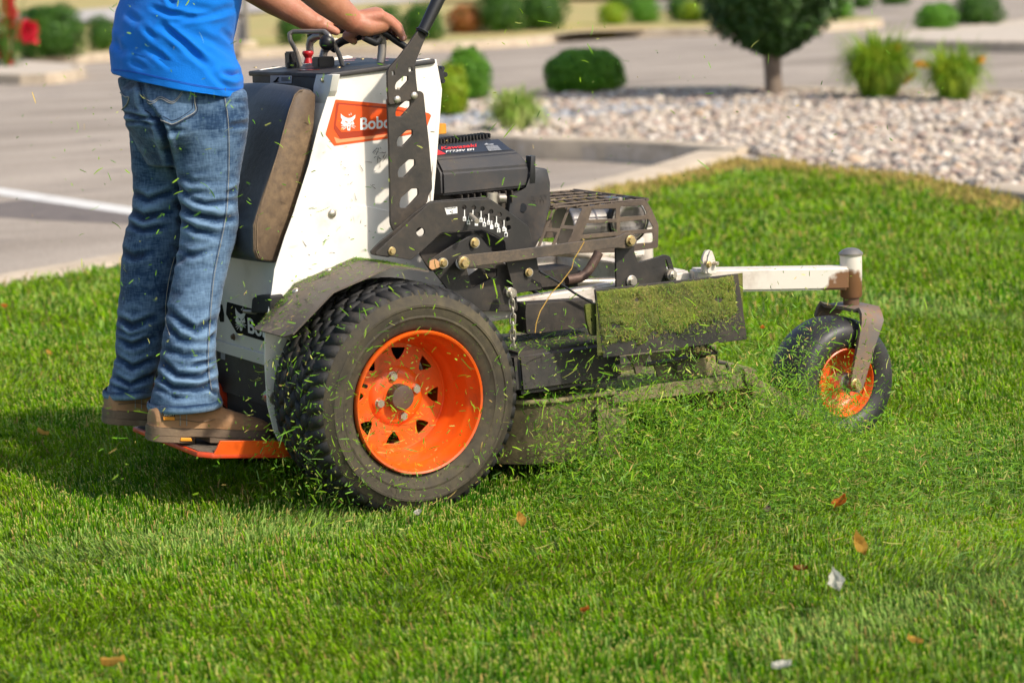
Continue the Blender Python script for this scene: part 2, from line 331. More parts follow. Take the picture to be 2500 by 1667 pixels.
def text(name, s, bl, br, up, h, m, parent, off=.012, squeeze=None, th=.0003, n=None):
    """lettering from bl towards br, up direction, height h; width set by br."""
    cu = bpy.data.curves.new('t', 'FONT'); cu.body = s; cu.size = 1; cu.offset = off; cu.extrude = 0
    me = curve_mesh(cu)
    co = np.zeros(len(me.vertices)*3, np.float32); me.vertices.foreach_get('co', co); co = co.reshape(-1, 3)
    lo, hi = co.min(0), co.max(0); bl, br = Vector(bl), Vector(br); u = br-bl; v = Vector(up).normalized()*h
    a = (co[:, 0]-lo[0])/(hi[0]-lo[0]); b = (co[:, 1]-lo[1])/(hi[1]-lo[1])
    P = np.array(bl)+np.outer(a, np.array(u))+np.outer(b, np.array(v)); me.vertices.foreach_set('co', P.astype(np.float32).ravel()); me.update()
    return link(name, me, m, parent)
def catmull(pts, n):
    P = [np.array(p, float) for p in pts]; P = [2*P[0]-P[1]]+P+[2*P[-1]-P[-2]]; out = []
    for i in range(1, len(P)-2):
        for k in range(n):
            t = k/n; a, b, c, d = P[i-1], P[i], P[i+1], P[i+2]; out.append(.5*((2*b)+(-a+c)*t+(2*a-5*b+4*c-d)*t*t+(-a+3*b-3*c+d)*t**3))
    out.append(P[-2]); return out
def fbm(p, s): return noise.noise(Vector(p)*s)

# ================================================================== THE MOWER
M['barbrown'] = mat('dusty_brown_bar', (.05, .04, .032), .55, dust=(.17, .12, .075), damt=.8, dscale=14, seed=5)
M['rust_tab'] = mat('tan_flake', (.5, .27, .12), .8)
M['hubbrown'] = mat('brown_hub_cap', (.07, .042, .028), .55, dust=(.15, .1, .06), damt=.5, dscale=20)
M['pin'] = mat('worn_grey_pin', (.33, .29, .23), .5, .2)
M['label_dark'] = mat('dark_label', (.03, .033, .04), .3)
M['petal'] = mat('amber_cap', (.6, .25, .02), .5)
M['moss'] = mat('caked_clippings', (.13, .155, .010), .9, col2=(.045, .05, .012), cscale=9, dust=(.2, .15, .05), damt=.35, dscale=14, bump=1, bscale=160)
M['solemat'] = mat('dusty_platform_mat', (.1, .08, .06), .9, dust=(.2, .15, .1), damt=.6, dscale=18, bump=.5, bscale=120)
YC = .48
mow = empty('stand_on_mower', (.45, YC, 0), label='white, black and orange stand-on lawn mower with large orange-rimmed rear wheel, caught mowing', cat='lawn mower')
def P3(*a): return Vector(a)
# ---- drive wheels
def drive_wheel(yo, s, far=False):
    """yo: outer face plane, s: +1 when the wheel body extends to +Y."""
    cx, cz = 0., .272; W = .235
    wh = empty('drive_wheel', (cx, yo+s*W/2, cz), mow, label=None)
    c = (cx, yo, cz)
    prof = [(.166, .034), (.167, .018), (.1705, .008), (.177, .004), (.190, -.004), (.197, -.006), (.199, -.0085), (.202, -.0085), (.204, -.0075), (.212, -.0095), (.222, -.011), (.224, -.0135), (.229, -.0135), (.231, -.0105), (.246, -.004), (.256, .004), (.260, .014), (.264, .03), (.2655, .08), (.266, W/2)]
    prof = prof+[(r, W-y) for r, y in prof[-2::-1]]
    lathe('tyre', [(r, s*y) for r, y in prof], c, 'sidewall', wh, 128)
    # tread lugs: shoulder wedges and staggered centre blocks
    V = []; Fc = []
    def blk(a0, a1, y0, y1, r0, r1, sk=0., tp=.78, b0=None):
        k = len(V); am = (a0+a1)/2; ym = (y0+y1)/2
        for r, t in ((r0, 1.), (r1, tp)):
            for a, y in ((a0, y0), (a1, y0), (a1, y1), (a0, y1)):
                aa = am+(a-am)*t+sk*(y-ym)/r; yy = ym+(y-ym)*t; rr = (r if not (b0 and y == b0[0]) else r-b0[1])
                V.append((c[0]+rr*math.cos(aa), yo+s*yy, c[2]+rr*math.sin(aa)))
        for f in ((0, 1, 5, 4), (1, 2, 6, 5), (2, 3, 7, 6), (3, 0, 4, 7), (4, 5, 6, 7)): Fc.append([k+i for i in f])
    n = 50; da = 2*pi/n
    for i in range(n):
        a = i*da
        for e in (0, 1):
            y0, y1 = (-.001, .042) if e == 0 else (W+.001, W-.042)
            aa = a+e*da/2
            blk(aa, aa+da*.84, y0, y1, .248, .2715, .3*(1-2*e), .92, (y0, .010))
    n2 = 40; db = 2*pi/n2
    for i in range(n2):
        a = i*db
        for j, yy in enumerate((.047, .075, .103, .131, .159)): blk(a+(j % 2)*db/2, a+(j % 2)*db/2+db*.78, yy, yy+.025, .262, .2735, .5*(1-2*(j % 2)), .88)
    tr = link('tread', mesh_np('tread', V, Fc), 'rubber', wh)
    # rim: flange, deep barrel, pierced disc
    rp = [(.160, .020), (.168, .010), (.1685, -.001), (.1655, -.005), (.161, -.003), (.1585, .006), (.157, .020), (.150, .030), (.146, .040), (.1435, .075), (.137, .088), (.131, .098), (.1275, .125), (.127, .20)]
    rim = lathe('rim', [(r, s*y) for r, y in rp], c, 'orange', wh, 112, smooth=50)
    Yd = yo+s*.118; ctr = Vector((cx, Yd, cz))
    def pt(r, a, y=0.): return Vector((cx+r*math.cos(a), Yd+s*y, cz+r*math.sin(a)))
    holes = []
    for k in range(8):
        a = rad(-96+45*k); holes.append([pt(.116, a-.17), pt(.116, a+.17), pt(.100, a+.13), pt(.086, a+.03), pt(.086, a-.03), pt(.100, a-.13)])
    out = [pt(.1285, t) for t in np.linspace(0, 2*pi, 72, endpoint=False)]
    inner = [pt(.07, t) for t in np.linspace(0, 2*pi, 48, endpoint=False)]
    nn = Vector((0, -s, 0))
    plate3('disc', out, nn, .004, 'orange', wh, holes+[inner], r=.004)
    lathe('dish', [(.131, s*.112), (.127, s*.115), (.1255, s*.1185)], c, 'orange', wh, 96)
    lathe('hub_plate', [(.0715, s*.1175), (.0655, s*.1125), (.060, s*.109), (.052, s*.108), (.02, s*.108), (.001, s*.108)], c, 'orange', wh, 64)
    lathe('hub_cap', [(.0305, s*.112), (.0305, s*.086), (.0285, s*.0815), (.024, s*.080), (.001, s*.079)], c, 'hubbrown', wh, 40)
    for k in range(4):
        a = rad(103+90*k); p = pt(.050, a, -.006); fast(BOLT, 'lug_nut', p, nn, .0152, 'steel', wh, k)
        q = Vector(p); lathe('lug_seat', [(.0165, 0), (.0135, -s*.004), (.0125, -s*.0045)], q, 'orange', wh, 24)
    rod('valve_stem', pt(.128, rad(158), -.03), pt(.111, rad(158), -.055), .0045, 'blackrub', wh)
    rod('axle_housing', (cx, yo+s*.13, cz), (cx, yo+s*.28, cz), .06, 'black', wh)
    return wh
drive_wheel(0., 1); drive_wheel(.96, -1)

# ---- casters, built the same on both sides (the right one is a metre behind)
def caster(Y0, name='caster_wheel'):
    wh = empty(name, (1.247, Y0, .168), mow)
    ang = .02; Rz = Matrix.Rotation(ang, 4, 'Z')
    hw = .074
    tp = [(.0895, -.052), (.0915, -.060), (.10, -.066), (.118, hw*-1), (.138, -.0735), (.152, -.064), (.162, -.045), (.167, -.02), (.168, 0)]
    tp += [(r, -y) for r, y in tp[-2::-1]]
    def L(n, p, m, k=64, sm=50): return lathe(n, p, (1.247, Y0, .168), m, wh, k, smooth=sm)
    L('tyre', tp, 'caster_rubber', 96)
    rp = [(.078, -.045), (.089, -.056), (.0905, -.0615), (.0875, -.0635), (.0845, -.060), (.081, -.045), (.074, -.026), (.058, -.018), (.030, -.018), (.028, -.03), (.020, -.032)]
    L('rim', rp, 'orange'); 
    L('rim', [(r, -y) for r, y in rp], 'orange')
    L('hub', [(.026, -.02), (.027, -.066), (.024, -.07), (.008, -.07)], 'steel', 32)
    # fork: flat strap bent over the wheel
    fk = bpy.data.meshes.new('fork'); bm = bmesh.new(); yl = .0925; th = .009
    path = [(1.247, -yl, .148), (1.252, -yl, .165), (1.285, -yl, .265), (1.302, -yl, .315), (1.310, -yl+.004, .335), (1.314, -yl+.016, .3485), (1.3155, -yl+.03, .353), (1.316, 0, .355)]
    path = path+[(x, -y, z) for x, y, z in path[-2::-1]]
    wd = [.012, .022, .028, .034, .038, .040, .040, .040]; wd = wd+wd[-2::-1]; K = len(path); rows = []
    for i, (x, y, z) in enumerate(path):
        a = Vector(path[max(i-1, 0)]); b = Vector(path[min(i+1, K-1)]); t = (b-a).normalized(); s = Vector((.96, 0, -.28)) if abs(t.z) > .5 else Vector((1, 0, 0))
        s = (s-t*s.dot(t)).normalized(); n = t.cross(s); p = Vector((x, Y0+y, z))
        rows.append([bm.verts.new(p+s*wd[i]*sx+n*th/2*sn) for sx, sn in ((-1, -1), (1, -1), (1, 1), (-1, 1))])
    for i in range(K-1):
        for j in range(4): bm.faces.new((rows[i][j], rows[i][(j+1) % 4], rows[i+1][(j+1) % 4], rows[i+1][j]))
    bm.faces.new(rows[0]); bm.faces.new(rows[-1][::-1])
    bmesh.ops.bevel(bm, geom=[e for e in bm.edges if e.calc_face_angle(0) > 1.2], offset=.0018, segments=2, affect='EDGES')
    fork = link('fork', from_bm(bm, 'fork', 40), 'fork', wh)
    for sg in (-1, 1): fast(BOLT, 'axle_bolt', (1.247, Y0+sg*(yl+.004), .168), (0, sg, 0), .017, 'brass', wh, .4)
    rod('axle', (1.247, Y0-yl, .168), (1.247, Y0+yl, .168), .01, 'steel', wh)
    rod('spindle', (1.316, Y0, .352), (1.316, Y0, .385), .021, 'rustdirt', wh)
    return wh
M['fork'] = mat('grey_fork_with_dried_mud', (.12, .105, .095), .5, dust=(.24, .12, .05), damt=.75, dscale=8)
M['rustdirt'] = mat('muddy_steel', (.12, .06, .03), .7, dust=(.05, .03, .02), damt=.5, dscale=20)
def front_arm(Y0, s):
    st = lathe('caster_stem', [(.001, .505), (.014, .5045), (.024, .500), (.0285, .4935), (.0300, .492), (.0300, .489), (.0285, .488), (.0285, .383), (.026, .379), (.001, .379)][2:], (1.316, Y0, 0), 'stemwhite', mow, 48, axis='Z')
    lathe('stem_cap', [(.0005, .5075), (.012, .507), (.022, .503), (.0285, .497), (.0315, .4945), (.0315, .4895)], (1.316, Y0, 0), 'tube', mow, 48, axis='Z')
    a = Vector((.90, Y0+s*.13, .452)); b = Vector((1.30, Y0, .432)); d = (b-a).normalized(); up = Vector((0, 0, 1)); sd_ = d.cross(up).normalized(); up2 = sd_.cross(d)
    bm = bmesh.new(); rot = Matrix((d, sd_, up2)).transposed(); bx(bm, (a+b)/2, ((b-a).length, .05, .060), rot)
    bmesh.ops.bevel(bm, geom=list(bm.edges), offset=.006, segments=3, affect='EDGES'); link('front_arm', from_bm(bm, 'front_arm'), 'stemwhite', mow)
M['stemwhite'] = mat('white_arm_with_dried_mud', (.66, .6, .52), .42, dust=(.2, .1, .045), damt=.25, dscale=7, seed=2)
# dried mud climbs the arm only near the caster stem
def mudnodes(m, c, r):
    t = m.node_tree; b = t.nodes['Principled BSDF']; L = t.links; g = t.nodes.new('ShaderNodeNewGeometry'); d = t.nodes.new('ShaderNodeVectorMath'); d.operation = 'DISTANCE'; d.inputs[1].default_value = c; L.new(g.outputs['Position'], d.inputs[0])
    n = t.nodes.new('ShaderNodeTexNoise'); n.inputs['Scale'].default_value = 30; n.inputs['Detail'].default_value = 6; L.new(g.outputs['Position'], n.inputs[0])
    a = t.nodes.new('ShaderNodeMath'); a.operation = 'MULTIPLY_ADD'; L.new(n.outputs['Fac'], a.inputs[0]); a.inputs[1].default_value = -.07; L.new(d.outputs['Value'], a.inputs[2])
    r_ = t.nodes.new('ShaderNodeMapRange'); r_.inputs[1].default_value = r; r_.inputs[2].default_value = r-.012; L.new(a.outputs[0], r_.inputs[0])
    x = t.nodes.new('ShaderNodeMix'); x.data_type = 'RGBA'; x.inputs[7].default_value = (.17, .08, .035, 1); src = b.inputs['Base Color'].links[0].from_socket; L.new(src, x.inputs[6]); L.new(r_.outputs[0], x.inputs[0]); L.new(x.outputs[2], b.inputs['Base Color'])
mudnodes(M['stemwhite'], (1.285, .02, .385), .035)
caster(.04); caster(.99); front_arm(.04, 1); front_arm(.99, -1)

# ---- frame rails and cross tubes
for Y0 in (.2, .76):
    bm = bmesh.new(); a = Vector((.24, Y0+.01, .425)); b = Vector((.905, Y0, .452)); d = (b-a).normalized(); sd_ = d.cross(Vector((0, 0, 1))).normalized()
    bx(bm, (a+b)/2, ((b-a).length, .04, .045), Matrix((d, sd_, sd_.cross(d))).transposed()); bmesh.ops.bevel(bm, geom=list(bm.edges), offset=.005, segments=3, affect='EDGES'); link('frame_rail', from_bm(bm, 'frame_rail'), 'arm_white', mow)
box('cross_beam', (.88, YC, .45), (.05, .56, .05), 'arm_white', mow)
box('rear_frame', (.12, YC, .42), (.26, .40, .2), 'black', mow, bev=.01)
tube('frame_tube', [(.45, .62, .52), (.7, .6, .515), (1.0, .58, .47)], .019, 'arm_white', mow)
tube('frame_tube', [(.45, .40, .46), (.6, .38, .452), (.84, .34, .438)], .012, 'tube', mow)
# arm lug with pins
plate('arm_lug', 'G', [(350, 325), (347, 215), (372, 155), (408, 150), (432, 215), (448, 325)], .115, .008, 'arm_white', mow, [circ(392, 200, 16, 10, .8)], r=.006)
plate('arm_lug', 'G', [(385, 325), (385, 215), (405, 158), (418, 158), (440, 215), (452, 325)], .085, .006, 'arm_white', mow, r=.006)
rod('lug_pin', onY('G', 335, 240, .135), onY('G', 460, 252, .07), .0055, 'steel', mow)
bolt('G', 392, 258, .082, .009, mow, 'brass')

# ---- console and body
M['panel'] = mat('white_body_paint', (.78, .735, .66), .3, dust=(.5, .4, .28), damt=.12, dscale=5, coat=.3)
Yp = .27
up_out = [('B', 845, 568), ('B', 870, 560), ('B', 1556, 449), ('B', 1592, 458), ('B', 1608, 560), ('B', 1632, 690), ('B', 1590, 1250), ('B', 1560, 1480), ('C', 560, 720), ('H', 1300, 150), ('H', 1180, 125), ('H', 900, 68), ('H', 640, 32), ('H', 530, 28), ('H', 470, 40), ('H', 425, 80), ('H', 405, 130), ('H', 392, 130), ('B', 640, 1260), ('B', 715, 960), ('B', 825, 612), ('B', 852, 600)]
plate3('side_panel', [onY(c, x, y, Yp) for c, x, y in up_out], NY, .003, 'panel', mow, r=.002)
lo_out = [('H', 395, 126), ('H', 425, 76), ('H', 470, 34), ('H', 530, 22), ('H', 640, 25), ('H', 900, 62), ('H', 1180, 118), ('H', 1400, 150), ('E', 1330, 260), ('E', 1330, 420), ('E', 1000, 380), ('E', 760, 400), ('E', 520, 560), ('E', 330, 800), ('E', 240, 1000), ('E', 232, 1245), ('E', 215, 1245), ('E', 165, 1195), ('E', 112, 1090), ('E', 75, 940), ('E', 60, 700), ('E', 62, 530), ('E', 100, 300), ('H', 235, 600), ('H', 320, 330)]
plate3('side_panel', [onY(c, x, y, Yp-.002) for c, x, y in lo_out], NY, .004, 'panel', mow, r=.003)
# turned-in front edge of the panel
fe = [onY(c, x, y, Yp) for c, x, y in (('B', 1590, 458), ('B', 1634, 690), ('B', 1592, 1250), ('C', 560, 720))]
plate3('panel_edge', [fe[0]+Vector((0, .002, 0)), fe[1]+Vector((0, .002, 0)), fe[2]+Vector((0, .002, 0)), fe[3]+Vector((0, .002, 0)), fe[3]+Vector((.008, .002, 0)), fe[2]+Vector((.011, .002, 0)), fe[1]+Vector((.011, .002, 0)), fe[0]+Vector((.011, .002, 0))], NY, .02, 'panel', mow, r=.001)
pf = [(p.x, p.z) for p in [onY(c, x, y, .69) for c, x, y in ()]]
prof_b = [(-.055, 1.005), (.212, 1.022), (.228, .97), (.205, .79), (.19, .60), (-.10, .60), (-.10, .80)]
prism('console_body', prof_b, Yp+.004, .96-Yp, 'white', mow, bev=.006)
# far side panel, mirrored
far = [onY(c, x, y, Yp) for c, x, y in up_out]; plate3('side_panel', [Vector((p.x, .96-Yp, p.z)) for p in far], -NY, .003, 'panel', mow, r=.002)
far = [onY(c, x, y, Yp) for c, x, y in lo_out]; plate3('side_panel', [Vector((p.x, .96-Yp+.002, p.z)) for p in far], -NY, .004, 'panel', mow, r=.003)
# top deck of the console
t0 = [P3(-.066, .262, 1.026), P3(-.066, .71, 1.021), P3(.226, .71, 1.045), P3(.226, .262, 1.046)]
nrm = (t0[3]-t0[0]).cross(t0[1]-t0[0]).normalized()
plate3('console_top', t0, nrm, .012, 'plastic', mow, r=.012, up=Vector((0, 1, 0)), bev=.003)
box('console_band', (-.058, .505, .996), (.012, .365, .046), 'plastic', mow, bev=.003)
# light post strip beside the band
plate3('rear_post', [onX('B', x, y, -.066) for x, y in ((697, 570), (822, 574), (800, 700), (690, 1010), (655, 1010), (675, 660))], (-1, 0, 0), .02, 'white', mow, r=.002)
fast(BOLT, 'bolt', onX('B', 745, 615, -.067), (-1, 0, 0), .007, 'steel', mow)
q4 = [onX('B', x, y, -.0655) for x, y in ((345, 580), (510, 580), (505, 640), (343, 640))]
plate3('warning_plate', q4, (-1, 0, 0), .001, 'print_grey', mow, r=.002)
for k in range(4): plate3('label_line', [onX('B', x, y, -.0668) for x, y in ((428, 594+k*8), (500-k*7 % 20, 594+k*8), (500-k*7 % 20, 597+k*8), (428, 597+k*8))], (-1, 0, 0), .0004, 'decal_black', mow, r=0)
plate3('pictogram', [onX('B', x, y, -.0668) for x, y in ((362, 630), (385, 612), (402, 590), (412, 594), (398, 618), (410, 632), (395, 628), (380, 634))], (-1, 0, 0), .0004, 'decal_black', mow, r=.0005)
# printed marks and rivets on the dark console top
def onT(x, y, d=.001): return onP('B', x, y, t0[0]+nrm*d, nrm)
for x, y in ((230, 520), (370, 517), (395, 517), (940, 492), (1050, 455), (870, 520)):
    p = onT(x, y, .0006); fast(DOME, 'rivet', p, nrm, .005, 'brass', mow)
for x, y, l in ((900, 470, 90), (930, 455, 70), (1130, 452, 120), (1180, 470, 70), (560, 540, 160)):
    a, b, c2, d2 = onT(x, y), onT(x+l, y-4), onT(x+l, y-9), onT(x, y-5); plate3('printed_mark', [a, b, c2, d2], nrm, .0005, 'decal_dark', mow, r=0, up=Vector((0, 1, 0)))
# cushion: profile extruded across, puffed
cp = [('J', 700, 201), ('J', 716, 205), ('J', 727, 215), ('J', 725, 250), ('J', 722, 300), ('J', 690, 450), ('J', 650, 580), ('J', 641, 600), ('J', 633, 606), ('J', 600, 602), ('J', 588, 597), ('J', 581, 580), ('J', 580, 520), ('J', 598, 460), ('J', 636, 350), ('J', 664, 250), ('J', 678, 214), ('J', 690, 203)]
pr = [onY(c, x, y, .295) for c, x, y in cp]; pr = [(p.x, p.z) for p in pr]
bm = bmesh.new(); ys = [.295, .297, .304, .318, .35, .42, .48, .54, .61, .642, .656, .663, .665]; ins = [.009, .004, .001, 0, -.002, -.004, -.005, -.004, -.002, 0, .001, .004, .009]
cx_, cz_ = sum(p[0] for p in pr)/len(pr), sum(p[1] for p in pr)/len(pr); rows = []
for y, i_ in zip(ys, ins):
    row = []
    for (x, z) in pr:
        d = Vector((x-cx_, z-cz_)); dl = d.length; d = d*(1-i_/dl); row.append(bm.verts.new((cx_+d.x, y, cz_+d.y)))
    rows.append(row)
for a, b in zip(rows, rows[1:]):
    for i in range(len(pr)): j = (i+1) % len(pr); bm.faces.new((a[i], a[j], b[j], b[i]))
bm.faces.new(rows[0]); bm.faces.new(rows[-1])
for v in bm.verts:
    if .30 < v.co.y < .66 and v.co.x < cx_: pass
cme = from_bm(bm, 'back_cushion', 60); cme.materials.append(M['vinyl']); cme.materials.append(M['vinyl_brown'])
for p in cme.polygons:
    if p.normal.y < -.45: p.material_index = 1  # dusty near side, its sunlit look also painted in as lighter brown
cush = link('back_cushion', cme, None, mow)
for off in (.93, .89):
    pts = [Vector((cx_+(x-cx_)*off, .2935, cz_+(z-cz_)*(1-(1-off)*.35))) for x, z in pr[0:1]+pr[-1:9:-1]]
    tube('piping_seam', pts, .0011, 'sole', cush)
# lower rear panel, decal, black valance
Xr = -.205
plate3('rear_panel', [P3(Xr, .276, .602), P3(Xr, .684, .602), P3(Xr, .684, .338), P3(Xr, .276, .338)], (-1, 0, 0), .01, 'white', mow, r=.003)
plate3('rear_panel_lip', [P3(Xr-.006, .276, .362), P3(Xr-.006, .684, .362), P3(Xr-.006, .684, .334), P3(Xr-.006, .276, .334)], (-1, 0, 0), .006, 'white', mow, r=.002)
plate3('rear_valance', [P3(Xr+.004, .276, .336), P3(Xr+.004, .684, .336), P3(Xr+.004, .684, .23), P3(Xr+.004, .276, .23)], (-1, 0, 0), .01, 'plastic', mow, r=.002)
plate3('black_decal', [onX('D', x, y, Xr-.001) for x, y in ((925, 462), (1235, 548), (1240, 735), (1145, 708), (985, 660), (918, 540))], (-1, 0, 0), .0012, 'decal_black', mow, r=.003)
plate3('black_decal', [onX('D', x, y, Xr-.001) for x, y in ((860, 470), (893, 480), (905, 540), (905, 590), (880, 590))], (-1, 0, 0), .0012, 'decal_black', mow, r=.003)
plate3('small_label', [onX('D', x, y, Xr+.003) for x, y in ((885, 775), (912, 782), (912, 832), (885, 825))], (-1, 0, 0), .001, 'print_grey', mow, r=.001)
fast(BOLT, 'bolt', onX('D', 970, 685, Xr-.006), (-1, 0, 0), .009, 'sole', mow)
plate3('latch_pad', [onX('D', x, y, -.245) for x, y in ((1082, 440), (1110, 420), (1200, 420), (1200, 530), (1075, 535))], (-1, 0, 0), .035, 'rubber', mow, r=.008, bev=.004)
rod('latch_rod', onX('D', 1035, 522, -.23), onX('D', 1110, 530, -.23), .005, 'tube', mow)
# ---- emblem: a snarling cat's head in flat white print
CAT = [(885, 870), (896, 884), (915, 897), (935, 905), (950, 906), (966, 902), (980, 893), (997, 880), (994, 905), (978, 926), (984, 940), (990, 952), (978, 958), (962, 955), (958, 975), (957, 1000), (948, 1003), (935, 1000), (934, 984), (928, 962), (914, 966), (898, 956), (885, 945), (891, 930), (897, 922), (886, 900)]
EYES = [[(914, 924), (926, 930), (941, 937), (936, 944), (922, 940)], [(955, 939), (966, 934), (977, 926), (974, 936), (962, 944)], [(944, 950), (952, 950), (950, 962), (945, 962)], [(940, 970), (953, 970), (950, 988), (943, 988)]]
WH = [[(888, 962), (925, 966), (925, 969), (889, 967)], [(890, 977), (925, 971), (926, 974), (892, 982)], [(900, 992), (927, 976), (929, 979), (904, 995)], [(966, 962), (1000, 968), (1000, 972), (965, 966)], [(966, 968), (992, 982), (990, 985), (964, 972)], [(946, 884), (948, 873), (956, 886)], [(960, 882), (964, 864), (968, 880)]]
def emblem(fn, n, parent):
    for P, H in [(CAT, EYES)]+[(w_, []) for w_ in WH]:
        plate3('cat_emblem', [fn(*p) for p in P], n, .0006, 'print_white', parent, [[fn(*p) for p in h] for h in H], r=.0006, bev=.0001)
# side decal
Yd_ = Yp-.0012
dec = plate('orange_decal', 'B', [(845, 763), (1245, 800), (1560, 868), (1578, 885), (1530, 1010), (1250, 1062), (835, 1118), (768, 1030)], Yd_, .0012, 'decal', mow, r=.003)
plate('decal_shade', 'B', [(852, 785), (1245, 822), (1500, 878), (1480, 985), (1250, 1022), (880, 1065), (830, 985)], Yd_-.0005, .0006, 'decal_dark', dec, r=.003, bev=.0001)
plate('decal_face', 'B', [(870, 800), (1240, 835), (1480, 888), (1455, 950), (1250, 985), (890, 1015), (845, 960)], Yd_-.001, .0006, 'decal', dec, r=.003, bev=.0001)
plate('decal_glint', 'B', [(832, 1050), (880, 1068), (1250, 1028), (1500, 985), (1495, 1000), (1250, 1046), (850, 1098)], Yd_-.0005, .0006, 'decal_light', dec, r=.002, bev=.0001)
emblem(lambda x, y: onY('B', x, y, Yd_-.0016), NY, dec)
up_ = (onY('B', 1037, 903, .27)-onY('B', 1037, 998, .27)); L = onY('B', 1034, 998, Yd_-.0016); R2 = onY('B', 1345, 976, Yd_-.0016)
text('lettering', 'Bobcat', L, R2, up_, up_.length, 'print_white', dec, off=.024)
# rear decal: same print, smaller
def rm(x, y):  # B pixels of the emblem -> rear panel
    return onX('D', 978+(x-885)*.60, 490+(y-862)*1.12, Xr-.0028)
emblem(rm, Vector((-1, 0, 0)), mow)
L = onX('D', 1060, 660, Xr-.0024); R2 = onX('D', 1300, 735, Xr-.0024); text('lettering', 'Bobcat', L, R2, (0, 0, 1), .038, 'print_white', mow, off=.024)
# rivet, clippings stuck on the panel
fast(DOME, 'rivet', onY('H', 710, 140, Yp-.004), NY, .0105, 'steel', mow)
for k in range(46):
    c_, x, y = random.choice([('B', random.uniform(820, 1200), random.uniform(1120, 1540)), ('H', random.uniform(420, 1050), random.uniform(150, 480)), ('B', random.uniform(1140, 1230), random.uniform(1130, 1260))])
    p = onY(c_, x, y, Yp-.0035); a = random.uniform(0, pi); l = random.choice((.002, .003, .004, .009)); d = Vector((math.cos(a), 0, math.sin(a)))*l; s_ = Vector((-math.sin(a), 0, math.cos(a)))*.0007
    plate3('stuck_clipping', [p-d-s_, p+d-s_*.3, p+d+s_*.3, p-d+s_], NY, .0005, 'sole' if random.random() < .6 else 'rubber', mow, r=0)
# star knob in front of the console
lathe('knob', [(.001, -.012), (.014, -.012), (.019, -.006), (.019, .008), (.014, .013), (.001, .013)], (.247, .30, 1.005), 'blackrub', mow, 20)
for k in range(7):
    a = 2*pi*k/7; rod('knob_lobe', (.247+.019*math.cos(a), .289, 1.005+.019*math.sin(a)), (.247+.019*math.cos(a), .311, 1.005+.019*math.sin(a)), .006, 'blackrub', mow, 10)
# ---- controls on top
def C(x, y, Y): return onY('B', x, y, Y)
tube('reference_bar', [C(576, 510, .585), C(545, 400, .585), C(498, 310, .585), C(492, 262, .585), C(520, 243, .58), C(640, 243, .53), C(760, 243, .47), C(795, 275, .452), C(830, 330, .45), C(872, 420, .45), C(905, 522, .45)], .0058, 'tube', mow)
rod('knob_rod', C(745, 432, .60), C(770, 360, .53), .006, 'tube', mow)
bm = bmesh.new(); bmesh.ops.create_uvsphere(bm, u_segments=28, v_segments=18, radius=.0195, matrix=Matrix.Translation(C(780, 328, .46))); link('ball_knob', from_bm(bm, 'ball_knob', 80), 'blackrub', mow)
tube('control_post', [C(650, 412, .66), C(645, 350, .66), C(655, 305, .655), C(690, 285, .64), C(740, 275, .62)], .0095, 'tube', mow)
tube('control_post', [C(745, 440, .56), C(760, 390, .56), C(800, 350, .54), C(850, 320, .5)], .0095, 'tube', mow)
tube('control_post', [C(1190, 482, .36), C(1200, 400, .36), C(1203, 330, .36), C(1190, 292, .355), C(1160, 275, .345)], .0105, 'tube', mow)
tube('speed_bar', [C(655, 300, .66), C(700, 262, .66), C(800, 225, .62), C(930, 215, .58)], .014, 'blackrub', mow)
tube('speed_bar', [C(815, 385, .5), C(850, 345, .49), C(900, 315, .46), C(1000, 285, .42), C(1090, 262, .38), C(1160, 250, .36), C(1215, 248, .35)], .0105, 'blackrub', mow)
tube('speed_bar', [C(1060, 285, .335), C(1105, 310, .335), C(1150, 330, .337), C(1180, 300, .345)], .009, 'blackrub', mow)
tube('speed_bar', [C(1195, 252, .35), C(1235, 262, .345), C(1300, 310, .34), C(1380, 362, .335), C(1430, 400, .33)], .0085, 'blackrub', mow)
lathe('choke_knob', [(.0125, 1.048), (.0105, 1.054), (.0085, 1.061), (.0125, 1.068), (.0145, 1.071), (.0145, 1.0755), (.012, 1.0785), (.001, 1.0785)], (.092, .63, 0), 'redknob', mow, 32, axis='Z')
kx = onP('B', 637, 500, t0[0], nrm)
bpy.data.objects['choke_knob'].location = bpy.data.objects['choke_knob'].location+Vector((kx.x-.092, kx.y-.63, -.012))
for (x, y, sx, sy, sz, nm) in ((515, 520, .028, .03, .040, 'key_switch'), (752, 518, .046, .036, .026, 'control_switch')):
    p = onP('B', x, y, t0[0], nrm); box(nm, (p.x, p.y, p.z+sz/2), (sx, sy, sz), 'blackrub', mow, bev=.003)
p = onP('B', 515, 520, t0[0], nrm); rod('key_switch_collar', (p.x, p.y-.004, p.z), (p.x, p.y-.004, p.z+.014), .018, 'blackrub', mow)
for k in range(4): p = onT(470+k*300, 505-k*12); 
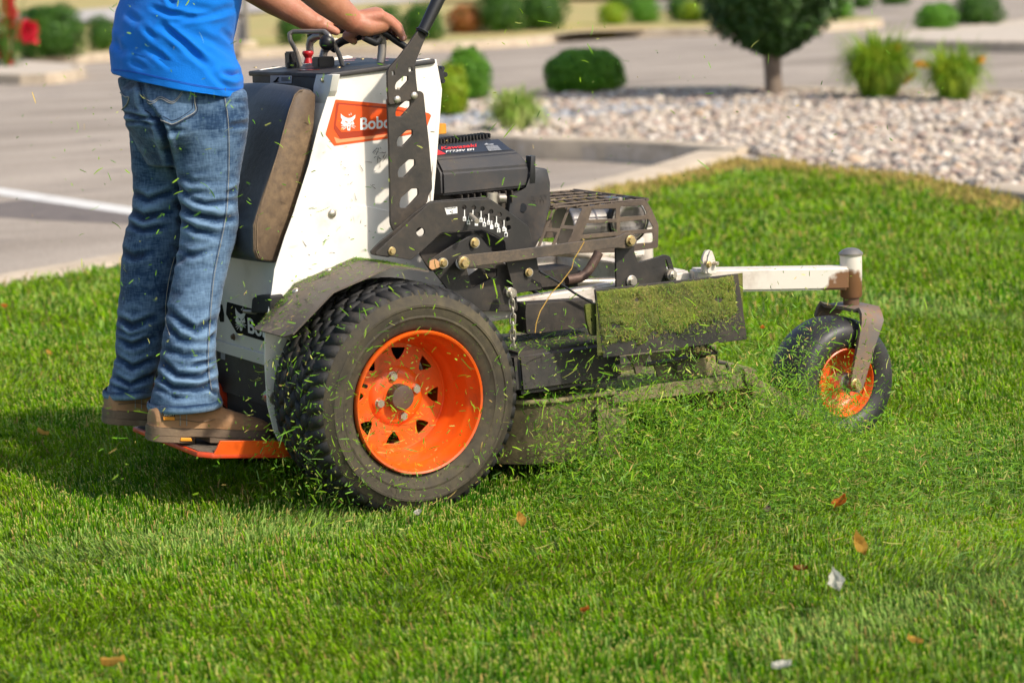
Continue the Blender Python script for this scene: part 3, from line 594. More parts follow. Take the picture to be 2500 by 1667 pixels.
# ---- lift lever with cut-outs
Yl = .19
HX = [(-60, 28), (-48, -5), (18, -62), (60, -62), (61, -22), (-14, 61), (-58, 60)]
def hexs(cx, cy, s): return [(cx+x*s, cy+y*s) for x, y in HX]
up_lev = plate('lever_upper', 'B', [(1242, 552), (1258, 520), (1330, 440), (1400, 345), (1478, 236), (1540, 278), (1500, 375), (1455, 490), (1462, 600), (1476, 722), (1474, 745), (1400, 772), (1265, 804), (1252, 790), (1246, 700)], Yl, .008, 'black2', mow,
    [[(1275, 547), (1296, 545), (1299, 578), (1279, 582)], [(1404, 518), (1430, 516), (1433, 548), (1408, 552)], hexs(1351, 637, .82)], r=.003, hr=.0022)
low = [('B', 1242, 760), ('B', 1265, 750), ('B', 1470, 697), ('B', 1500, 700), ('B', 1520, 718), ('B', 1535, 860), ('B', 1560, 1080), ('B', 1578, 1290), ('B', 1586, 1420), ('C', 573, 600), ('C', 545, 640), ('C', 535, 700), ('C', 400, 830), ('C', 275, 932), ('C', 262, 920), ('C', 240, 868), ('C', 238, 600), ('C', 228, 200)]
sc = 3.1367/3.266
hl = [hexs(1362, 835, .95), hexs(1375, 1060, 1.), hexs(1388, 1291, 1.1), hexs(1407, 1520, 1.2)]
plate3('lever_arm', [onY(c, x, y, Yl+.008) for c, x, y in low], NY, .008, 'black2', mow, [[onY('B', x, y, Yl+.008) for x, y in h] for h in hl], r=.006, hr=.003)
for x, y in ((1318, 763), (1447, 733)): fast(DOME, 'rivet', onY('B', x, y, Yl-.0005), NY, .0092, 'steel', mow)
bolt('B', 1325, 682, Yl+.006, .004, mow, 'steel')
g0, g1 = onY('B', 1512, 245, Yl+.004), onY('B', 1650, -40, Yl+.004); gd = (g1-g0).normalized()
tube('lever_grip', [g0-gd*.004, g0+gd*.002, g0+gd*.004, g0+gd*.02, g0+gd*.06, g0+gd*.16, g0+gd*.17, g0+gd*.173], .0165, 'blackrub', mow, spline=False, taper=[1.0, 1.06, .86, .86, .92, .98, .8, .3])
lathe('grip_collar', [(.001, -.003), (.0165, -.003), (.0185, 0), (.0165, .003), (.001, .003)], (0, 0, 0), 'blackrub', mow, 32, axis='Z')
o = bpy.data.objects['grip_collar']; o.rotation_euler = gd.to_track_quat('Z', 'Y').to_euler(); o.location = o.location+g0
# ---- height-of-cut bracket
Yb = .135
Hs = [circ(480, 936, 36, 16, .92)]+[circ(x, y, 19, 10, .92) for x, y in ((828, 742), (905, 745), (973, 753), (1043, 775), (1110, 800), (1175, 835), (935, 800), (998, 815), (1063, 835), (1122, 865), (1183, 902))]
hb = plate('height_bracket', 'C', [(122, 1105), (350, 890), (548, 706), (575, 700), (800, 685), (1022, 672), (1062, 690), (1200, 785), (1342, 892), (1372, 1010), (1388, 1065), (1160, 1085), (1152, 1010), (1060, 955), (960, 915), (800, 930), (640, 945), (520, 1060), (405, 1160), (260, 1135), (128, 1120)], Yb, .006, 'black', mow, Hs, r=.006, hr=0)
plate('bracket_back', 'C', [(80, 1092), (160, 1010), (272, 925), (420, 790), (560, 690), (1000, 655), (1080, 700), (1060, 740), (700, 740), (420, 960), (230, 1140), (95, 1118)], Yb+.035, .006, 'black', mow, r=.006)
plate('transport_label', 'C', [(672, 745), (772, 735), (774, 786), (688, 798)], Yb-.0008, .0008, 'print_white', hb, r=0)
text('lettering', 'TRANSPORT', onY('C', 681, 757, Yb-.0018), onY('C', 767, 748, Yb-.0018), (0, 0, 1), .0036, 'decal_black', hb, off=.01)
text('lettering', '4', onY('C', 712, 782, Yb-.0018), onY('C', 722, 781, Yb-.0018), (0, 0, 1), .004, 'decal_black', hb)
text('lettering', '1/2', onY('C', 725, 788, Yb-.0018), onY('C', 738, 786, Yb-.0018), (0, 0, 1), .007, 'decal_black', hb)
for x, y, s_, l in ((830, 830, '4\u00bd', 50), (862, 858, '4', 30), (897, 830, '', 50), (925, 868, '', 20), (962, 840, '3\u00bd', 50), (988, 875, '3', 30), (1023, 860, '2\u00bd', 50), (1047, 895, '', 30), (1085, 880, '2', 50), (1103, 922, '2', 30), (1145, 912, '1\u00bd', 50), (1161, 955, '1', 30)):
    plate('height_mark', 'C', [(x-13, y-12), (x-3, y-20), (x-3, y-20-l), (x+4, y-20-l), (x+4, y-20), (x+13, y-12), (x+13, y+18), (x-13, y+18)], Yb-.0008, .0008, 'print_white', hb, r=0)
    if s_: text('lettering', s_, onY('C', x-8, y+13, Yb-.0018), onY('C', x+8, y+12, Yb-.0018), (0, 0, 1), .0062, 'decal_black', hb)
rod('height_pin', onY('C', 868, 795, Yb+.01), onY('C', 930, 852, Yb-.05), .0062, 'pin', mow)
for x, y, Y, r, mm in ((250, 1088, Yb, .0105, 'brass'), (908, 1022, .15, .0125, 'brass'), (658, 1182, .14, .0115, 'brass'), (822, 1182, .085, .0155, 'brass'), (1340, 1257, .12, .0108, 'brass'), (1195, 1418, .085, .013, 'steel')): bolt('C', x, y, Y-.001, r, mow, mm)
for x, y, Y, r in ((908, 1022, .152, .0135), (658, 1182, .142, .0125), (1340, 1257, .122, .0115)): rod('washer', onY('C', x, y, Y-.0005), onY('C', x, y, Y+.002), r, 'steel', mow)
# suspension plates under it
plate('lift_plate', 'C', [(543, 1165), (720, 1050), (905, 950), (945, 958), (985, 1010), (1085, 1130), (1165, 1200), (1240, 1420), (1260, 1568), (900, 1568), (760, 1480), (590, 1255)], .152, .006, 'black', mow, [[(848, 1228), (1092, 1228), (1090, 1290), (925, 1366), (888, 1382)]], r=.006, hr=.002)
plate('side_strut', 'C', [(1150, 1130), (1400, 1100), (1425, 1250), (1452, 1390), (1330, 1410), (1232, 1430), (1190, 1280)], .123, .007, 'black', mow, r=.005)
plate('inner_plate', 'C', [(470, 1110), (640, 950), (970, 920), (1150, 1010), (1160, 1130), (900, 1140), (560, 1250)], .19, .006, 'black', mow, r=.004)
plate('inner_plate', 'C', [(960, 930), (1060, 985), (1160, 1060), (1170, 1140), (1060, 1130)], .26, .006, 'black2', mow, r=.004)
plate('rear_gusset', 'E', [(1330, 130), (1420, 150), (1480, 300), (1440, 420), (1330, 480), (1230, 380), (1190, 230)], .195, .006, 'black', mow, r=.01)
plate('rust_tab', 'C', [(552, 1168), (600, 1150), (632, 1175), (640, 1215), (575, 1240), (548, 1222)], .138, .004, 'rust_tab', mow, r=.003) if 'rust_tab' in M else None  # small plain tan plate
# deck link bar with eyes
plate('link_bar', 'C', [(790, 1130), (850, 1118), (1240, 1078), (1640, 1025), (2025, 980), (2070, 968), (2105, 948), (2150, 940), (2190, 955), (2210, 1000), (2195, 1045), (2150, 1068), (2025, 1062), (1640, 1112), (1250, 1165), (900, 1210), (830, 1222), (790, 1210), (775, 1170)], .088, .008, 'barbrown', mow, r=.006)
rod('pivot_boss', onY('C', 815, 1180, .086), onY('C', 815, 1180, .15), .0165, 'tube', mow)
bolt('F', 750, 330, .086, .0145, mow); bolt('F', 232, 490, .119, .001, mow)
rod('pivot_boss', onY('F', 750, 330, .088), onY('F', 750, 330, .125), .0150, 'tube', mow)
plate('pivot_bracket', 'F', [(676, 372), (700, 300), (780, 300), (770, 380), (790, 440), (850, 425), (925, 400), (955, 410), (972, 470), (990, 545), (930, 560), (680, 600)], .122, .007, 'black', mow, [[(928, 425), (936, 428), (950, 482), (940, 486)]], r=.006, hr=.001)
fast(BOLT, 'bolt', onY('F', 755, 537, .12), NY, .016, 'steel', mow)
rod('pin_washer', onY('F', 965, 505, .10), onY('F', 945, 500, .125), .0135, 'steel', mow); bolt('F', 968, 506, .099, .011, mow, 'steel')
# ---- fender
Yf0, Yf1 = .07, .266
ev = [onY('E', x, y, Yf0) for x, y in ((205, 568), (230, 545), (445, 305), (775, 160), (880, 170), (985, 186))]
top = [(p.x, p.z) for p in ev]; nrm2 = []
bm = bmesh.new(); th = .004; rows = []
for i, (x, z) in enumerate(top):
    a = Vector(top[max(i-1, 0)]); b = Vector(top[min(i+1, len(top)-1)]); t = (b-a).normalized(); n = Vector((-t.y, t.x))
    y0 = Yf0+(.035 if i == 0 else .012 if i == 1 else 0); y1 = Yf1
    rows.append([bm.verts.new((x, y0, z)), bm.verts.new((x, y1, z)), bm.verts.new((x-n.x*th, y1, z-n.y*th)), bm.verts.new((x-n.x*th, y0, z-n.y*th))])
for a, b in zip(rows, rows[1:]):
    for i in range(4): j = (i+1) % 4; bm.faces.new((a[i], a[j], b[j], b[i]))
bm.faces.new(rows[0]); bm.faces.new(rows[-1])
fend = link('fender', from_bm(bm, 'fender', 25), 'fender', mow)
bm = bmesh.new(); bmesh.ops.create_cube(bm, size=1); bm.free()
me2 = fend.data.copy(); me2.transform(Matrix(((1, 0, 0, 0), (0, -1, 0, .96), (0, 0, 1, 0), (0, 0, 0, 1)))); me2.flip_normals(); link('fender', me2, None, mow)
for x, y, Y in ((232, 300, .2), (418, 183, .2)):
    p = onY('E', x, y, Y); fast(DOME, 'rivet', p, (-.6, 0, .75) if x < 300 else (-.25, 0, .95), .009, 'steel', mow)
# ---- engine
def yz(c, pts, Y): return [onY(c, x, y, Y) for x, y in pts]
Ye = .30
e = yz('C', [(575, 637), (575, 440), (575, 325), (575, 232), (1022, 180), (1110, 186), (1242, 285), (1300, 405), (1332, 562)], Ye)
bm = bmesh.new()
f0 = [bm.verts.new(v) for v in (P3(.25, Ye, .711), P3(.524, Ye, .713))]; f1 = [bm.verts.new(v) for v in (P3(.25, Ye, .768), P3(.512, Ye+.004, .765))]
fm = [bm.verts.new(v) for v in (P3(.25, Ye+.03, .800), P3(.497, Ye+.035, .800))]; f2 = [bm.verts.new(v) for v in (P3(.25, Ye+.14, .834), P3(.455, Ye+.13, .838))]
f3 = [bm.verts.new(v) for v in (P3(.25, .66, .828), P3(.455, .66, .828))]; f4 = [bm.verts.new(v) for v in (P3(.25, .70, .70), P3(.53, .70, .70))]
R5 = [f0, f1, fm, f2, f3, f4]
for a, b in zip(R5, R5[1:]): bm.faces.new((a[0], a[1], b[1], b[0]))
bm.faces.new((f4[0], f4[1], f0[1], f0[0])); bm.faces.new([r[0] for r in R5]); bm.faces.new([r[1] for r in R5][::-1])
bmesh.ops.bevel(bm, geom=list(bm.edges), offset=.006, segments=2, affect='EDGES', clamp_overlap=True)
eng = link('engine_cover', from_bm(bm, 'engine_cover', 28), 'plastic', mow)
pa, pb, pc = P3(.25, Ye+.03, .800), P3(.497, Ye+.035, .800), P3(.455, Ye+.13, .838)
en = (pb-pa).cross(pc-pa).normalized(); en = en if en.z > 0 else -en
def onE(x, y, d=.001): return onP('C', x, y, pa+en*d, en)
dl = plate3('engine_label', [onE(x, y) for x, y in ((590, 245), (1100, 195), (1205, 280), (590, 322))], en, .001, 'label_dark', eng, r=.003) if 'label_dark' in M else None
upE = (onE(650, 240)-onE(650, 275)); 
def etext(s_, x0, x1, y0, y1, h, m_): text('lettering', s_, onE(x0, y0, .003), onE(x1, y1, .003), onE(x0+1, y0-30)-onE(x0, y0), h, m_, eng, off=.012)
hE = (onE(650, 255)-onE(650, 283)).length
etext('Kawasaki', 645, 925, 280, 256, hE*.9, 'print_red'); etext('FT730V EFI', 682, 905, 303, 284, hE*.55, 'print_white'); plate3('label_line', [onE(x, y, .003) for x, y in ((985, 240), (1005, 226), (1020, 236), (1060, 232), (1062, 240))], en, .0004, 'print_grey', eng, r=0)
for k in range(5): plate3('label_line', [onE(x, y, .003) for x, y in ((1000+k*5, 252+k*8), (1095+k*7, 246+k*8), (1096+k*7, 249+k*8), (1001+k*5, 256+k*8))], en, .0004, 'print_grey', eng, r=0)
plate3('engine_label', [onE(x, y, .0015) for x, y in ((575, 235), (600, 245), (618, 280), (680, 312), (575, 325))], en, .001, 'print_red', eng, r=.001)
for k in range(17):
    a = onE(612+k*26, 232-k*3.2, .002); box('cooling_fin', a+Vector((0, .02, .004)), (.0035, .05, .012), 'plastic', eng, bev=.001)
# tower and shrouds to the right of the cover
prism('air_filter_housing', [(q_.x, q_.z) for q_ in yz('C', [(1328, 600), (1336, 458), (1372, 420), (1488, 430), (1503, 540), (1518, 720), (1440, 960), (1395, 1060), (1290, 1060), (1185, 1000), (1178, 760), (1182, 628)], Ye)], Ye-.005, .64, 'plastic', mow, bev=.007)
box('engine_block', (.37, .48, .63), (.26, .34, .16), 'black2', mow, bev=.02)
for k in range(9): box('cylinder_fin', (.30+k*.018, Ye+.015, .695), (.004, .05, .03), 'black2', mow, bev=.001)
rod('filter_neck', onY('C', 1040, 620, .3), onY('C', 1040, 660, .3)-Vector((0, 0, .02)), .018, 'steel', mow)
rod('fitting', onY('C', 1090, 668, .29), onY('C', 1150, 668, .29), .012, 'tube', mow)
rod('cover_recess', onY('C', 1290, 742, Ye-.0075), onY('C', 1290, 742, Ye+.004), .0115, 'blackrub', mow)  # raised black disc, painting in the shade of a recess
prism('filter_gap', [(.498, .722), (.515, .722), (.518, .79), (.505, .79)], Ye-.006, Ye+.02, 'blackrub', mow, bev=.001)  # solid black block standing in for the shade inside the gap
text('lettering', 'HEAVY', onY('C', 1345, 690, Ye-.0062), onY('C', 1500, 672, Ye-.0062), (0, 0, 1), .012, 'plastic', mow); text('lettering', 'DUTY', onY('C', 1360, 720, Ye-.0062), onY('C', 1480, 706, Ye-.0062), (0, 0, 1), .012, 'plastic', mow)
rod('fuel_cap', (.262, .33, .86), (.262, .33, .885), .02, 'petal', mow) if 'petal' in M else None
# ---- muffler and its guard
Yg = .30
W1 = [[(1110, 437), (1428, 430), (1420, 562), (1068, 578)], [(1482, 428), (1500, 400), (1785, 390), (1838, 495), (1815, 518), (1482, 540)], [(1040, 628), (1432, 612), (1432, 735), (985, 775)], [(1482, 606), (1855, 568), (1922, 678), (1900, 700), (1482, 722)], [(970, 830), (1432, 790), (1432, 850), (935, 880)], [(1482, 782), (1912, 750), (1922, 850), (1900, 875), (1482, 905)]]
gd_ = plate('muffler_guard', 'I', [(1050, 398), (1440, 352), (1832, 322), (1900, 440), (1992, 645), (1985, 945), (1690, 990), (1420, 1010), (790, 1020), (790, 880)], Yg, .003, 'cage', mow, W1, r=.006, hr=.003)
# rear-left slanted face
pA, pB = onY('I', 1050, 398, Yg), onY('I', 790, 880, Yg); nS = Vector((-.62, -.78, 0)).normalized(); nS = (nS-(pA-pB).normalized()*nS.dot((pA-pB).normalized())).normalized()
def onS(x, y): return onP('I', x, y, pA, nS)
plate3('guard_face', [onS(x, y) for x, y in ((605, 372), (1050, 398), (790, 880), (740, 1000), (330, 1010), (390, 920))], nS, .003, 'cage', gd_, [[onS(x, y) for x, y in h] for h in ([(640, 400), (785, 412), (680, 690), (530, 680)], [(822, 418), (978, 430), (882, 655), (740, 648)], [(505, 735), (650, 742), (575, 905), (425, 935)], [(700, 698), (862, 705), (790, 880), (630, 900)])], r=.004, hr=.002)
# expanded-metal top
zt = .652
for k in range(9):
    t = k/8; tube('guard_mesh_wire', [(.575+t*.28, .305, zt), (.55+t*.28, .42, zt+.001), (.60+t*.25, .54, zt), (.57+t*.28, .66, zt)], .0028, 'cage', gd_)
for k in range(6): y = .305+k*.07; tube('guard_mesh_wire', [(.575-.02*k*.2, y, zt+.002), (.72, y+.006*(-1)**k, zt+.003), (.865, y, zt)], .0028, 'cage', gd_)
tube('guard_edge', [(.858, .30, zt), (.865, .66, zt)], .005, 'cage', gd_); 
far_guard = [Vector((p.x, .665, p.z)) for p in yz('I', [(1050, 398), (1440, 352), (1832, 322), (1992, 645), (1985, 945), (790, 1020), (600, 600), (605, 372)], Yg)]
plate3('guard_face', far_guard, NY, .003, 'cage', gd_, [[p+Vector((0, 0, 0)) for p in [Vector((q_.x, .665, q_.z)) for q_ in yz('I', h, Yg)]] for h in W1[:4]], r=.004)
rod('guard_bolt', (.79, .33, zt), (.79, .33, zt+.01), .009, 'steel', gd_)
rod('muffler', (.66, .40, .588), (.80, .40, .588), .055, 'silver', mow, 40)
p0 = onY('I', 1600, 650, .34)
lathe('muffler_end', [(.001, 0), (.03, -.004), (.045, -.006), (.052, -.002), (.055, .004), (.055, .10)], (p0.x, .335, .60), 'silver', mow, 48)
lathe('muffler_band', [(.057, -.001), (.061, -.001), (.061, .014), (.057, .014)], (p0.x, .338, .60), 'blackrub', mow, 48)
lathe('muffler_band', [(.050, -.008), (.054, -.006), (.053, -.003)], (p0.x-.005, .335, .60), 'steel', mow, 48)
tube('exhaust_pipe', [onY('I', x, y, .24) for x, y in ((1200, 1010), (1150, 1110), (1090, 1210), (1020, 1300), (940, 1345), (775, 1372))], .0125, 'rust', mow)
box('belt_guard', (.56, .34, .475), (.16, .12, .05), 'black2', mow, bev=.01)
tube('cable', [onY('F', x, y, .10) for x, y in ((285, 485), (380, 540), (470, 600), (570, 655))], .003, 'blackrub', mow)
tube('fuel_hose', [(.42, .28, .50), (.46, .25, .47), (.5, .26, .44), (.55, .3, .43)], .006, 'blackrub', mow)
# ---- chain
ch = empty('lift_chain', onY('F', 145, 580, .10), mow); path = [onY('F', x, y, .08) for x, y in ((140, 600), (146, 660), (150, 720), (148, 780), (152, 840), (152, 895), (160, 945))]
cl = catmull(path, 12); tot = [0]
for a, b in zip(cl, cl[1:]): tot.append(tot[-1]+float(np.linalg.norm(b-a)))
nl = 9; step = tot[-1]/nl
def link_mesh():
    r, R, l = .0023, .0062, .0075; pts = []
    for k in range(8): a = -pi/2+pi*k/7; pts.append((R*math.sin(a+pi/2+pi/2)*-1 if False else R*math.cos(a+pi/2), 0, l+R*math.sin(a+pi/2)))
    for k in range(8): a = pi*k/7; pts.append((R*math.cos(a+pi), 0, -l+R*math.sin(a+pi)))
    cu = bpy.data.curves.new('c', 'CURVE'); cu.dimensions = '3D'; cu.bevel_depth = r; cu.bevel_resolution = 2; s = cu.splines.new('POLY'); s.use_cyclic_u = True; s.points.add(len(pts)-1)
    for i, p in enumerate(pts): s.points[i].co = (*p, 1)
    me = curve_mesh(cu); shade(me, 60); me.materials.append(M['steel']); return me
LM = link_mesh()
for k in range(nl):
    d = (k+.5)*step; i = max(j for j in range(len(tot)) if tot[j] <= d); p = Vector(cl[i]); t = (Vector(cl[min(i+1, len(cl)-1)])-Vector(cl[max(i-1, 0)])).normalized()
    o = link('chain_link', LM, None, ch, loc=p); o.rotation_euler = (t.to_track_quat('Z', 'Y').to_matrix() @ Matrix.Rotation(pi/2*(k % 2)+.3, 3, 'Z')).to_euler()
rod('chain_hanger', onY('F', 120, 590, .12), onY('F', 150, 598, .085), .012, 'tube', mow)
# ---- cutting deck
deck = empty('cutting_deck', (.6, YC, .1), mow)
zt_ = .215
def arc(cx, cy, r, a0, a1, n): return [(cx+r*math.cos(rad(a)), cy+r*math.sin(rad(a))) for a in np.linspace(a0, a1, n)]
plan = arc(.40, .17, .155, 155, 285, 12)+[(.56, .0), (.75, -.01), (.965, .0), (1.0, .04), (1.02, .30), (1.0, .7), (.96, .92), (.75, .99), (.5, .98), (.3, .85), (.25, .5)]
plate3('deck_top', [P3(x, y, zt_+.012) for x, y in plan], (0, 0, 1), .006, 'deckmetal', deck, r=.0, up=Vector((0, 1, 0)))
bm = bmesh.new(); sk = plan[:14]
def skirt(pl, z0, z1, name, m, closed=False):
    bm = bmesh.new(); n = len(pl); A = [bm.verts.new((x, y, z1)) for x, y in pl]; B = [bm.verts.new((x, y, z0)) for x, y in pl]
    for i in range(n-1+closed): j = (i+1) % n; bm.faces.new((A[i], A[j], B[j], B[i]))
    bmesh.ops.solidify(bm, geom=list(bm.faces), thickness=.005); return link(name, from_bm(bm, name, 40), m, deck)
skirt(plan[:13], .075, zt_+.008, 'deck_skirt', 'deckmetal'); skirt(plan[14:]+plan[:1], .075, zt_+.008, 'deck_skirt', 'deckmetal')
# rolled rim along the near edge, opening bar and chute
tube('deck_rim', [(x, y-.004, zt_+.012) for x, y in plan[2:13]], .0065, 'deckmetal', deck)
plate('chute_bar', 'F', [(660, 1128), (760, 1085), (880, 1062), (1395, 1000), (1400, 1068), (1250, 1092), (1000, 1118), (760, 1150), (660, 1160)], -.02, .006, 'deckmetal', deck, r=.004)
plate('bar_end', 'F', [(1330, 985), (1362, 978), (1400, 995), (1402, 1072), (1350, 1080)], -.03, .012, 'deckmetal', deck, r=.003)
plate('rubber_baffle', 'F', [(582, 1168), (660, 1160), (732, 1160), (728, 1330), (700, 1425), (590, 1440)], -.005, .005, 'deckmetal', deck, r=.008)
plate3('discharge_chute', [onZ('G', x, y, .14) for x, y in ((745, 1130), (1000, 1250), (1150, 1300), (1120, 1390), (740, 1230))], (0, 0, 1), .005, 'deckmetal', deck, r=.01, up=Vector((0, 1, 0)))
plate('chute_skirt', 'G', [(742, 1092), (1000, 1238), (1162, 1318), (1152, 1440), (1000, 1480), (722, 1500), (702, 1330)], -.05, .005, 'deckmetal', deck, r=.008)
# belt cover on the deck
bm = bmesh.new(); bx(bm, (.42, .13, .305), (.30, .24, .10)); 
for v in bm.verts:
    if v.co.z < .3: v.co.y -= .01
bmesh.ops.bevel(bm, geom=list(bm.edges), offset=.012, segments=3, affect='EDGES'); link('belt_cover', from_bm(bm, 'belt_cover'), 'black', deck)
prism('belt_cover_nose', [(.28, .345), (.60, .36), (.56, .25), (.36, .24), (.29, .27)], .05, .26, 'black', deck, bev=.006)
plate('front_shield', 'F', [(218, 652), (560, 628), (566, 765), (300, 800), (222, 806), (214, 700)], .12, .05, 'black', deck, r=.006)
for px_, py_ in ((.30, .55), (.62, .48), (.88, .55)): 
    lathe('spindle_pulley', [(.001, .275), (.03, .275), (.06, .262), (.066, .262), (.066, .25), (.055, .245), (.066, .24), (.066, .228), (.03, .225)], (px_, py_, 0), 'black2', deck, 40, axis='Z')
# green-crusted discharge flap with its bracket, hinge and spring
flap = plate('discharge_flap', 'F', [(570, 580), (1300, 498), (1347, 833), (612, 927)], -.10, .006, 'black', mow, r=.003)
plate('flap_bracket', 'F', [(520, 660), (535, 652), (582, 650), (604, 808), (560, 815), (545, 805), (528, 740)], -.085, .008, 'moss', mow, [[(570, 678), (578, 678), (586, 740), (578, 742)], [(548, 725), (556, 725), (558, 742), (550, 742)]], r=.006, hr=0)
plate('flap_foot', 'F', [(735, 918), (852, 905), (822, 960), (800, 1010), (780, 1010), (770, 968)], -.06, .008, 'cage', mow, r=.003)
box('hinge_arm', onY('F', 720, 975, -.04), (.06, .03, .012), 'deckmetal', mow)
tube('hinge_rod', [onY('F', 680, 980, -.03), onY('F', 900, 950, -.03), onY('F', 1180, 905, -.03)], .006, 'black2', mow)
for k in range(9):
    c_ = onY('F', 1050+k*15, 885+k*1.5, -.055); lathe('spring_coil', [(.010, -.002), (.0125, 0), (.010, .002), (.0085, 0), (.010, -.002)], c_, 'rust', mow, 16, axis='Y')
for x, y in ((1090, 885), (1115, 880), (1145, 930), (1170, 925)): bolt('F', x, y, -.06, .008, mow, 'brass')
tube('spring_arm', [onY('F', x, y, -.055) for x, y in ((1060, 870), (1140, 860), (1190, 895), (1195, 950), (1240, 955), (1250, 985))], .004, 'black2', mow)
plate('hinge_plate', 'F', [(850, 900), (1090, 880), (1190, 860), (1190, 960), (1250, 975), (1320, 1000), (900, 1050)], .01, .006, 'deckmetal', mow, r=.004)
plate('hinge_plate', 'F', [(990, 945), (1085, 930), (1085, 1000), (990, 1010)], -.01, .006, 'cage', mow, r=.004)
# ---- standing platform
pl = [P3(-.44, .285, .170), P3(-.44, .675, .170), P3(-.405, .70, .166), P3(-.12, .70, .128), P3(-.12, .262, .128), P3(-.41, .262, .166)]
pn = (pl[0]-pl[4]).cross(pl[1]-pl[0]).normalized(); pn = pn if pn.z > 0 else -pn
plate3('platform', pl, pn, .012, 'orange_red', mow, r=.004, up=Vector((0, 1, 0)), bev=.003)
plate3('platform_mat', [p+pn*.002+(P3(-.28, .48, .15)-p)*.05 for p in pl], pn, .003, 'solemat', mow, r=.004, up=Vector((0, 1, 0)))
lip = yz('D', [(838, 1438), (862, 1395), (882, 1347), (1245, 1347), (1330, 1360), (1330, 1442)], .262)
plate3('platform_side', lip, NY, .006, 'orange', mow, r=.003)
for y in (.285, .675): 
    tube('platform_arm', [(-.13, y, .15), (-.17, y, .19), (-.21, y, .235), (-.235, y, .262), (-.245, y, .285)], .016, 'orange_red', mow); rod('arm_pivot', (-.24, y-.02, .275), (-.24, y+.02, .275), .017, 'steel', mow)
box('under_tray', (-.05, YC, .25), (.28, .38, .16), 'black2', mow, bev=.01)
M['nail'] = mat('pink_nail', (.5, .25, .19), .35)
M['tab_dark'] = mat('dark_brown_tab', (.06, .035, .02), .5)
M['tab_orange'] = mat('orange_tab', (.8, .3, .02), .5)

# ================================================================== THE PERSON
per = empty('person', (-.38, .51, .18), label='person in blue t-shirt and faded jeans standing on mower platform, hands on bar', cat='person')
def capsules(segs, vox, sm=6, name='m'):
    bm = bmesh.new()
    for p0, r0, p1, r1 in segs:
        p0, p1 = Vector(p0), Vector(p1); d = p1-p0
        if d.length > 1e-4: bmesh.ops.create_cone(bm, cap_ends=True, segments=24, radius1=r0, radius2=r1, depth=d.length, matrix=Matrix.Translation((p0+p1)/2) @ d.to_track_quat('Z', 'Y').to_matrix().to_4x4())
        for p, r in ((p0, r0), (p1, r1)): bmesh.ops.create_icosphere(bm, subdivisions=3, radius=r, matrix=Matrix.Translation(p))
    me = bpy.data.meshes.new(name); bm.to_mesh(me); bm.free(); return voxel(me, vox, sm)
def voxel(me, vox, sm=6):
    o = bpy.data.objects.new('tmp', me); COL.objects.link(o); r = o.modifiers.new('r', 'REMESH'); r.mode = 'VOXEL'; r.voxel_size = vox; r.use_smooth_shade = True
    s = o.modifiers.new('s', 'SMOOTH'); s.iterations = sm; s.factor = .6
    dg = bpy.context.evaluated_depsgraph_get(); dg.update(); out = bpy.data.meshes.new_from_object(o.evaluated_get(dg)); bpy.data.objects.remove(o); return out
def getv(me): a = np.zeros(len(me.vertices)*3, np.float32); me.vertices.foreach_get('co', a); return a.reshape(-1, 3)
def setv(me, a): me.vertices.foreach_set('co', a.astype(np.float32).ravel()); me.update()
def getn(me): a = np.zeros(len(me.vertices)*3, np.float32); me.vertex_normals.foreach_get('vector', a); return a.reshape(-1, 3)
def loft(rings, n=64):
    """rings: (centre, radius across, radius deep, tilt slope) ; closed solid."""
    bm = bmesh.new(); R = []
    for c, rx, ry, tl in rings:
        row = []
        for k in range(n):
            a = 2*pi*k/n; o_ = Vector((rx*math.cos(a), ry*math.sin(a), 0)); o_.z = tl*(o_.x*R0.x+o_.y*R0.y); row.append(bm.verts.new(Vector(c)+o_))
        R.append(row)
    for a, b in zip(R, R[1:]):
        for i in range(n): j = (i+1) % n; bm.faces.new((a[i], a[j], b[j], b[i]))
    bm.faces.new(R[0][::-1]); bm.faces.new(R[-1]); return bm
# ---- body: one continuous surface (mostly under clothes)
A1, A2, A3 = C(375, -370, .29), C(780, 0, .325), C(965, 160, .345)
B1, B2, B3 = C(-290, -430, .66), C(380, 0, .63), C(640, 158, .61)
Ssh = [(-.30, .30), (-.30, .72)]
torso = [((-.33, .51, 1.03), .11, (-.32, .51, 1.12), .12), ((-.32, .51, 1.12), .12, (-.29, .51, 1.35), .125), ((-.29, .42, 1.40), .10, (-.29, .60, 1.40), .10), ((-.29, .35, 1.45), .065, (-.29, .67, 1.45), .065), ((-.27, .51, 1.47), .06, (-.25, .51, 1.56), .055)]
legs = [(onY('J', 478, 240, .415), .07, onY('J', 480, 470, .41), .05), (onY('J', 480, 470, .41), .05, onY('J', 428, 880, .40), .035), (onY('J', 428, 880, .40), .035, (-.36, .395, .215), .03),
        (onY('J', 362, 260, .60), .05, onY('J', 358, 470, .61), .045), (onY('J', 358, 470, .61), .045, onY('J', 305, 860, .635), .035), (onY('J', 305, 860, .635), .035, (-.39, .635, .22), .03)]
head = [((-.235, .51, 1.66), .088, (-.225, .51, 1.62), .075), ((-.19, .51, 1.585), .045, (-.20, .51, 1.62), .055), ((-.245, .51, 1.70), .082, (-.25, .51, 1.69), .085), ((-.142, .51, 1.635), .009, (-.130, .51, 1.612), .012), ((-.152, .51, 1.578), .016, (-.158, .51, 1.56), .02), ((-.235, .418, 1.63), .014, (-.24, .418, 1.65), .016), ((-.235, .602, 1.63), .014, (-.24, .602, 1.65), .016)]
